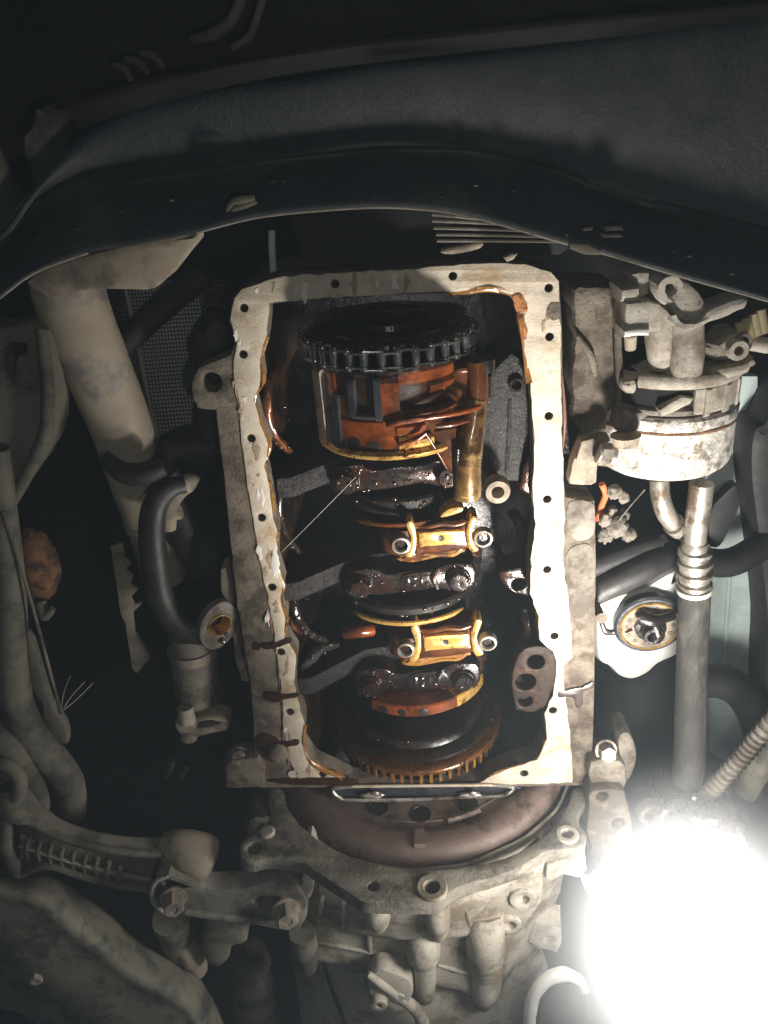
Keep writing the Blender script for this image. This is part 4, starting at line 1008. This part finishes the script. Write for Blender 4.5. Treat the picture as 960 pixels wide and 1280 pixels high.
gp = thing('green_pipe', 'thin green pipe standing between valance and block', 'pipe', U(340,320,.03))
obj('pipe', tube([(340,288,.03),(340,310,.03),(342,345,.04)], 4.5, 10), M['mesh'], gp)

# ------------------------------------------------ dark engine bay and car underside behind everything
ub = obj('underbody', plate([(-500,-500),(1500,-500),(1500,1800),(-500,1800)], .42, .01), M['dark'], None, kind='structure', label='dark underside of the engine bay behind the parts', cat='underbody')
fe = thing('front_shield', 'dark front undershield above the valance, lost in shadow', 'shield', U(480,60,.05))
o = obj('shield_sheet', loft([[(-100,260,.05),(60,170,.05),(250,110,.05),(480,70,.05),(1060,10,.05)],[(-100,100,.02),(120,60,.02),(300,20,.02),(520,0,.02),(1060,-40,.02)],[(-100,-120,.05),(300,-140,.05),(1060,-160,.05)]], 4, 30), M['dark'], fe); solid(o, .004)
ll = thing('shield_bracket', 'tan ribbed bracket in the dark above the valance', 'bracket', U(175,80,-.0))
for i, (x, y, l) in enumerate([(150,88,14),(165,80,20),(184,72,20)]):
    obj('bracket_rib', tube([(x-8, y-6, -.005), (x+l*.4, y-2, -.008), (x+l, y+12, -.005)], [4,5,4], 8), M['greytan'], ll)
lh = thing('tow_hoop', 'dark curved tow hoop above the valance', 'hoop', U(280,30,0))
obj('hoop', tube([(240,50,-.01),(265,44,-.012),(290,25,-.012),(305,-10,-.01)], [6,7,7,7], 10), M['greytan'], lh)
obj('hoop', tube([(290,60,-.01),(312,45,-.012),(322,20,-.012),(330,-10,-.01)], [4,5,5,5], 10), M['greytan'], lh)
wl = thing('wheel_liner', 'tan corner of the wheel arch liner beyond the valance', 'liner', U(20,40,.1))
obj('liner_sheet', plate([(-120,-80),(45,-80),(48,20),(78,38),(70,50),(0,90),(-120,150)], .12, .01, bev=.003), M['tan'], wl)
obj('liner_edge', plate([(82,30),(120,20),(118,28),(90,40)], .1, .01, bev=.003), M['tan'], wl)
fl2 = thing('frame_rail', 'pale stub of the frame rail behind the end of the valance', 'rail', U(0,265,.0))
obj('rail', tube([(-30,190,.0),(0,262,.0),(20,300,.0)], [30,32,32], 16), M['tan_pipe'], fl2)
obj('rail_clump', ball(U(72,195,-.03), (.018,.03,.015), 14, .4), M['greytan'], fl2)

# ================================================================== left side: down pipe, plate, radiator mesh
ex = thing('exhaust_pipe', 'dusty tan exhaust down pipe slanting past the radiator', 'exhaust pipe', U(130,500,.05))
obj('pipe', tube([(78,330,.05),(92,385,.05),(120,455,.055),(150,530,.06),(172,600,.065),(187,652,.07)], [45,44,41,38,34,30], 30, wob=.02), M['tan_pipe'], ex)
obj('pipe_joint', tube([(187,650,.07),(189,658,.07)], [32,31], 24, 1), M['tan'], ex)
obj('pipe_tail', tube([(189,657,.07),(198,690,.075),(205,720,.08)], [29,28,27], 24), M['tan'], ex)
gs = thing('gusset_plate', 'dusty tan gusset plate under the valance lip, joined to the down pipe', 'plate', U(150,330,.0))
obj('gusset', plate([(32,352),(60,334),(110,318),(170,304),(250,290),(238,312),(215,342),(196,358),(180,363),(112,362),(60,372)], .0, .012, bev=.004, smooth=2, jitter=.001), M['tan'], gs)
rad = thing('radiator', 'grey green radiator mesh between the down pipe and the block', 'radiator', U(200,470,.15))
obj('radiator_core', plate([(160,362),(245,350),(262,450),(275,560),(205,575),(190,540)], .112, .02), M['mesh'], rad)
bars = []
for i in range(34):
    x = 150 + i*4.2
    bars.append(tube([(x, 350, .105), (x+34, 575, .105)], .8, 4, 1, False))
for i in range(46):
    y = 355 + i*5
    bars.append(tube([(150, y+4, .104), (300, y-6, .104)], .8, 4, 1, False))
obj('mesh_wires', bars, M['greytan'], rad, kind='stuff')
obj('frame_strip', tube([(157,362,.10),(172,430,.10),(186,500,.10),(199,562,.10)], 2.3, 8), M['alu'], rad)
obj('side_tank', plate([(110,355),(158,360),(200,565),(150,570)], .11, .03), M['dark'], rad)
db = thing('support_bar', 'black diagonal bar crossing in front of the radiator mesh', 'bar', U(190,390,.1))
obj('bar', tube([(258,340,.07),(205,385,.075),(145,440,.08)], [16,15,14], 10), M['rubber'], db)
bs = thing('black_hose', 'black convoluted hose beside the crankcase lug', 'hose', U(240,540,.05))
obj('hose', tube([(285,400,.08),(272,420,.08),(268,450,.08),(275,500,.09),(266,560,.08),(235,560,.07),(210,580,.06),(222,640,.06),(262,700,.07)], [24,26,26,28,30,24,20,26,30], 14, wob=.3), M['rubber'], bs)
obj('pipe_shadow_band', tube([(130,572,.02),(155,592,.015),(180,594,.015),(205,584,.02)], [10,13,13,11], 12), M['rubber'], bs)  # dark band stands in for the curved shadow across the down pipe

fa = thing('suspension_bracket', 'grey stamped suspension bracket with a dark slot and folded rim', 'bracket', U(30,500,.02))
obj('stamping', plate([(-60,400),(0,408),(40,402),(58,414),(66,440),(72,500),(68,545),(50,580),(20,620),(-60,700)], .02, .03, [[(4,440),(14,430),(30,432),(30,440),(18,446),(14,472),(8,470)]], bev=.006, smooth=0, jitter=.001), M['greytan'], fa)
obj('folded_rim', tube([(50,412,.016),(57,450,.012),(60,500,.012),(56,545,.014),(30,600,.018),(0,650,.02)], [7,8,8,8,8,8], 12), M['greytan'], fa)
obj('slot_back', plate([(-5,425),(40,425),(40,480),(-5,480)], .045, .01), M['dark'], fa)
an = thing('stabiliser_bar', 'dusty bent stabiliser bar running down the suspension side', 'bar', U(20,800,-.0))
obj('bar', tube([(-5,560,-.005),(5,650,-.005),(14,740,-.008),(16,820,-.01),(22,880,-.012),(42,925,-.012),(72,958,-.01),(88,985,-.005),(92,1020,.005)], [16,17,18,19,20,21,20,18,15], 22, wob=.02), M['greytan'], an)
obj('bar_bush', tube([(-20,920,-.02),(10,925,-.02),(35,960,-.018),(46,1010,-.015)], [22,22,20,16], 18), M['greytan'], an)
lk2 = thing('brake_line', 'thin straight metal line beside the stabiliser bar', 'line', U(40,770,.0))
obj('line', tube([(3,640,-.015),(28,715,-.015),(52,800,-.015),(76,892,-.015)], 2.2, 8), M['alu_dark'], lk2)
rj = thing('rusty_joint', 'rust brown joint housing behind the thin metal line', 'joint', U(48,705,.03))
p = U(46, 706, .03); k = MPP(p)
obj('joint_shell', ball(p, (27*k, 50*k, 22*k), 26, .14, 30), M['rust'], rj)
obj('joint_stem', tube([(50,752,.035),(56,770,.03),(66,760,.03)], [8,7,4], 10), M['greytan'], rj)
lw = thing('loose_wire', 'loose thin wires curling beside the stabiliser bar', 'wire', U(95,870,.0))
obj('wire', [tube([(76,892,-.013),(88,872,.0),(106,852,.02)], .6, 5), tube([(76,890,-.013),(95,875,.0),(116,854,.02)], .6, 5), tube([(76,891,-.013),(80,865,.0),(88,845,.02)], .5, 5)], M['wire'], lw)
lb = thing('link_plate', 'dark narrow link plate hanging beside the stabiliser bar', 'plate', U(65,900,.01))
obj('link', plate([(30,800),(40,805),(62,880),(80,905),(84,930),(70,925),(54,900),(52,880),(38,860)], .015, .01, bev=.002, smooth=2), M['greytan'], lb)
se = thing('serrated_strip', 'tan serrated metal strip standing behind the bent pipe', 'strip', U(160,760,.05))
obj('strip', plate([(138,684),(152,679),(155,698),(163,706),(156,712),(166,722),(163,732),(172,738),(162,748),(168,756),(178,754),(166,766),(168,790),(180,810),(187,824),(171,842),(165,836),(156,780),(150,765)], .05, .004, bev=.001, jitter=.0008), M['tan'], se)

bp_ = thing('coolant_pipe', 'bent coolant pipe, pale at its open end and glossy black below', 'pipe', U(200,700,.02))
obj('pipe_end', tube([(246,606,.03),(238,603,.03),(222,612,.025),(210,632,.022),(207,660,.02)], [10,12,13,13,13], 18), M['tan'], bp_)
obj('pipe', tube([(232,606,.025),(210,612,.02),(194,632,.015),(190,665,.012),(194,710,.01),(202,750,.008),(220,778,.006),(248,790,.006),(262,790,.008)], [11,14,16,17,17,17,17,16,14], 20), M['glossblack'], bp_)
obj('pipe_stub', tube([(216,642,.03),(226,640,.03)], [9,9], 12, 1), M['tan'], bp_)
pf2 = thing('pipe_flange', 'oval steel pipe flange with an oily gold rimmed opening beside the block', 'flange', U(275,785,.0))
fc2 = U(274, 783, .0); fn2 = Vector((.55, .1, -.8)).normalized(); k = MPP(fc2)
fr2 = nframe(fc2, -fn2)
ov = [Vector((19*k*math.cos(a) , 0)) for a in (0,)]
o_, a1, a2, nn = fr2
dv = Vector((-.22, .97, 0)); dv = (dv - nn*dv.dot(nn)).normalized(); sv2 = nn.cross(dv)
fr2 = (fc2, sv2, dv, nn)
el = []
for i in range(32):
    a = 2*math.pi*i/32; c_, s_ = math.cos(a), math.sin(a)
    el.append(Vector((26*k*(abs(c_)**.85)*(1 if c_ > 0 else -1)*(1-.25*abs(s_)**3), 36*k*s_)))
obj('flange_plate', slab(el, [circ2(Vector((0, -2*k)), 15*k, 24)], fr2, .007, .0015), M['alu_dark'], pf2)
obj('opening_rim', lathe(fc2 - dv*2*k, [(15.2*k,.001),(15.8*k,-.001),(14.6*k,-.0015),(13.2*k,.002),(13*k,.012)], nn, n=28, near=dv), M['oil_gold'], pf2)
obj('flange_bore', lathe(fc2 - dv*2*k, [(14.5*k,.006),(13*k,.014),(.0002,.015)], nn, n=24, near=dv), M['oil_wall'], pf2)
obj('oil_bead', [ball(fc2 - sv2*10*k + dv*12*k - nn*.002, .0022, 10), ball(fc2 - sv2*7*k + dv*22*k - nn*.002, .003, 10)], M['chain'], pf2)

so = thing('starter_motor', 'dusty starter motor barrel with an end flange in the dark beside the block', 'starter motor', U(245,860,.04))
obj('barrel', tube([(238,790,.045),(243,822,.045),(247,880,.05),(249,905,.05)], [27,29,26,24], 24), M['alu_dark'], so)
obj('band', tube([(240,808,.044),(242,818,.044)], [31,30], 24, 1), M['tan'], so)
obj('end_flange', plate([(218,905),(240,898),(270,897),(284,902),(284,914),(262,918),(240,924),(226,920)], .02, .02, [[(240,906),(262,901),(276,904),(262,909),(245,911)]], bev=.003, smooth=2), M['tan'], so)
obj('flange_bolt', tube([(231,884,.012),(234,902,.01)], [10,11], 16, 1), M['alu'], so)
obj('flange_ear', ball(U(236,922,.02), (.009,.006,.006), 14), M['tan'], so)
gk = thing('boot_clip', 'small pale clips in the dark under the starter motor', 'clip', U(215,965,.05))
obj('clip', [tube([(206,972,.05),(212,962,.05),(216,950,.05)], [3,5,4], 8), tube([(226,974,.06),(234,960,.06)], [4,3], 8)], M['greytan'], gk)

# ================================================================== lower left: torque arm, link, subframe, boot
ta = thing('torque_arm', 'cast engine torque arm with ribbed lower web and a rubber bush eye', 'torque arm', U(120,1050,-.05))
o = obj('arm_shell', loft([[(-10,970,-.03),(18,975,-.04),(45,1005,-.05),(80,1030,-.055),(140,1046,-.055),(215,1052,-.05),(235,1048,-.045)],
                           [(0,985,-.05),(14,1000,-.062),(40,1030,-.068),(80,1052,-.07),(140,1068,-.07),(205,1070,-.066),(232,1062,-.06)],
                           [(2,1008,-.055),(10,1020,-.068),(38,1036,-.073),(80,1052,-.075),(140,1066,-.075),(205,1072,-.070),(232,1070,-.062)]], 5, 30), M['greytan'], ta, angle=60); solid(o, .006)
obj('eye_ring', tube([(-20,960,-.05),(5,955,-.055),(25,975,-.06),(18,1005,-.062),(8,1035,-.064),(12,1070,-.064),(28,1096,-.06),(42,1104,-.055)], [8,9,9,8,8,9,9,7], 14), M['greytan'], ta)
obj('bush_rubber', tube([(-14,1000,-.052),(8,985,-.056),(24,980,-.058),(12,1006,-.058),(2,1030,-.058),(6,1065,-.058),(20,1088,-.056)], [6,7,6,6,7,7,5], 12), M['rubber'], ta)
obj('arm_web', plate([(20,1030),(60,1052),(120,1072),(190,1090),(196,1110),(160,1112),(110,1098),(70,1086),(40,1104),(24,1090),(14,1060)], -.052, .02, bev=.003), M['greytan'], ta)
for i in range(9):
    t = i/8; x = 36 + t*115; yt = 1052 + t*36 - 4*math.sin(t*3.1); 
    obj('web_rib', tube([(x, yt-4, -.068), (x-3, yt+8, -.067), (x-1, yt+20, -.064)], [3,3.4,3], 8, 3), M['greytan'], ta)
obj('web_rib', tube([(24,1056,-.066),(60,1068,-.067),(100,1080,-.067),(150,1092,-.066),(188,1099,-.062)], 3.2, 8), M['tan'], ta)
obj('web_rib', tube([(30,1090,-.064),(60,1082,-.065),(100,1094,-.066),(150,1107,-.064),(192,1111,-.06)], 5, 8), M['greytan'], ta)
obj('web_gusset', plate([(24,1048),(40,1058),(36,1072),(24,1076)], -.058, .01, bev=.002), M['tan'], ta)
obj('arm_stub', lathe(U(243,1068,-.058), [(.010,-.034),(.017,-.022),(.0205,-.008),(.0215,.006),(.0205,.014),(.017,.0185),(.009,.0205),(.0002,.021)], Vector((.93,.34,-.12)), n=36, wob=.02), M['tan'], ta)
lkb = thing('mount_link', 'grey forged mount link with two hex bolts across the gearbox side', 'link', U(285,1130,-.08))
obj('link_body', plate([(189,1116),(194,1100),(210,1094),(232,1102),(262,1112),(300,1112),(330,1104),(370,1108),(382,1124),(384,1148),(374,1166),(346,1164),(310,1156),(270,1148),(230,1148),(206,1140),(194,1132)], -.085, .02, [[(316,1128),(326,1122),(346,1122),(352,1130),(346,1138),(326,1138)],[(194,1116),(200,1108),(206,1112),(204,1126),(198,1128)]], bev=.004, smooth=0, jitter=.0008), M['link'], lkb)
obj('link_rim', tube([(206,1142,-.084),(192,1128,-.087),(189,1114,-.088),(196,1101,-.088),(210,1096,-.087)], [2,3,3,3,2], 8), M['alu'], lkb)
obj('link_back', plate([(190,1100),(250,1100),(380,1110),(380,1160),(250,1146),(195,1138)], -.066, .01), M['dark'], lkb)
for x, y, r in ((217,1121,.010),(357,1136,.011)):
    obj('link_bolt', hexhead(U(x, y, -.086), (.25,-.1,-1), r, .016, 1.25), M['tan'], lkb)
obj('link_ridge', tube([(232,1140,-.085),(280,1146,-.087),(320,1150,-.087)], [4,6,4], 10), M['link'], lkb)
obj('link_foot', plate([(260,1150),(300,1158),(308,1180),(290,1186),(284,1204),(268,1212),(254,1200),(250,1175)], -.072, .03, bev=.006, smooth=3), M['greytan'], lkb)
obj('link_peg', tube([(378,1165,-.07),(382,1190,-.07),(384,1208,-.066)], [17,16,12], 16), M['greytan'], lkb)
obj('link_stem', tube([(215,1145,-.06),(222,1170,-.05),(232,1195,-.04)], [24,22,20], 16, wob=.1), M['greytan'], lkb)
obj('link_nub', tube([(226,1178,-.055),(240,1195,-.055),(248,1212,-.05)], [14,15,12], 14, wob=.1), M['tan'], lkb)

sf_ = thing('subframe', 'dusty curved subframe beam with a pressed seam and a mounting bolt', 'subframe', U(120,1210,-.06))
o = obj('beam', loft([[(-60,1080,-.06),(0,1100,-.06),(60,1100,-.06),(110,1128,-.06),(180,1185,-.06),(245,1225,-.06),(280,1290,-.06)],
                      [(-60,1095,-.09),(0,1112,-.092),(52,1122,-.094),(100,1160,-.094),(170,1215,-.094),(235,1252,-.094),(262,1300,-.092)],
                      [(-60,1110,-.092),(0,1128,-.095),(46,1142,-.097),(92,1182,-.097),(160,1232,-.097),(225,1268,-.097),(250,1310,-.095)],
                      [(-60,1170,-.095),(0,1190,-.100),(40,1210,-.102),(80,1240,-.102),(130,1280,-.102),(190,1310,-.102),(230,1340,-.100)],
                      [(-60,1225,-.075),(0,1240,-.08),(40,1256,-.082),(70,1280,-.082),(100,1310,-.082),(150,1340,-.082),(190,1370,-.082)],
                      [(-60,1240,-.04),(0,1254,-.04),(40,1268,-.04),(60,1290,-.04),(80,1320,-.04),(120,1350,-.04),(160,1380,-.04)]], 6, 40), M['subframe'], sf_, angle=60); solid(o, .004)
obj('pressed_seam', tube([(0,1118,-.0955),(48,1128,-.0975),(70,1145,-.0978),(97,1176,-.0978),(130,1205,-.0978),(165,1228,-.0978),(228,1262,-.0978),(262,1300,-.0965)], 2.2, 8), M['rubber'], sf_)
obj('bolt_recess', lathe(U(46,1213,-.1005), [(.016,-.002),(.015,.001),(.012,.001),(.011,-.003),(.0002,-.003)], -EZ, n=24, near=EX), M['rubber'], sf_)
obj('mount_bolt', hexhead(U(47,1215,-.101), (.2,.05,-1), .0065, .010, 1.2), M['tan'], sf_)
db2 = thing('driveshaft_boot', 'black ribbed driveshaft boot between subframe and gearbox', 'boot', U(315,1240,-.02))
bo = []
for i in range(9):
    y = 1188 + i*13
    bo += [((312 + i*.8), y, 22 + (4 if i % 2 else -2) + i*.6)]
obj('boot', tube([(x, y, -.03) for x, y, r in bo], [r for x, y, r in bo], 24, 3), M['hose'], db2)
cw = thing('stray_wire', 'thin stray hair-like wire across the upper crankcase', 'wire', U(395,645,.0))
obj('wire', tube([(445,596,.005),(400,642,.0),(352,690,.002)], .4, 5, 3), M['wire'], cw)

# ================================================================== beads of oil hanging in the crankcase, added for wet glints
bpy.context.view_layer.update()
dg = bpy.context.evaluated_depsgraph_get()
rb_ = random.Random(3); beads = []
roots = {block, crank, pump}
while_n = 0
while len(beads) < 260 and while_n < 6000:
    while_n += 1
    t_ = rb_.random(); py = 470 + 500*t_
    g = U(rb_.uniform(345, 665), py, .03)
    ok, loc, nrm, idx, ob, mx = sc.ray_cast(dg, Vector((g.x, g.y, Z0 - .12)), Vector((0, 0, 1)))
    if not ok or ob is None: continue
    top = ob
    while top.parent: top = top.parent
    if top not in roots or ob.name.split('.')[0] not in ('bearing_cap', 'cap_bolt', 'casting_rib', 'crank_flange', 'toothed_ring', 'ring_web', 'crankcase_wall', 'seal_housing', 'drilled_lug', 'counterweight', 'body_rim'): continue
    a_ = rb_.choice((.0006, .0008, .001, .0013, .0018))
    beads.append(ball(loc - EZ*a_*.25, (a_*rb_.uniform(.9, 1.8), a_*rb_.uniform(.9, 1.6), a_*.8), 8))
obj('oil_beads', beads, M['bead'], block, angle=80, kind='stuff')

# ================================================================== haze added to imitate camera glare round the lamp
c0 = Vector((0, .2, Z0 - .45)); sx_, sy_, sz_ = 2.0, 2.2, .95
hv = [(c0.x+sx_*i, c0.y+sy_*j, c0.z+sz_*k) for i in (-1,1) for j in (-1,1) for k in (-1,1)]
hz = mesh_of('haze', [([Vector(v) for v in hv], [(0,1,3,2),(4,6,7,5),(0,4,5,1),(2,3,7,6),(0,2,6,4),(1,5,7,3)])])
hm = bpy.data.materials.new('glare_haze'); hm.use_nodes = True
for nd in list(hm.node_tree.nodes):
    if nd.type != 'OUTPUT_MATERIAL': hm.node_tree.nodes.remove(nd)
pv = hm.node_tree.nodes.new('ShaderNodeVolumePrincipled'); pv.inputs['Color'].default_value = (.76, .90, 1, 1); pv.inputs['Density'].default_value = .055
hm.node_tree.links.new(pv.outputs[0], [n for n in hm.node_tree.nodes if n.type == 'OUTPUT_MATERIAL'][0].inputs['Volume'])
hz.materials.append(hm)
ho_ = bpy.data.objects.new('haze', hz); COL.objects.link(ho_); ho_['kind'] = 'stuff'; ho_['label'] = 'added thin haze imitating glare in the lamp light under the car'; ho_['category'] = 'haze'
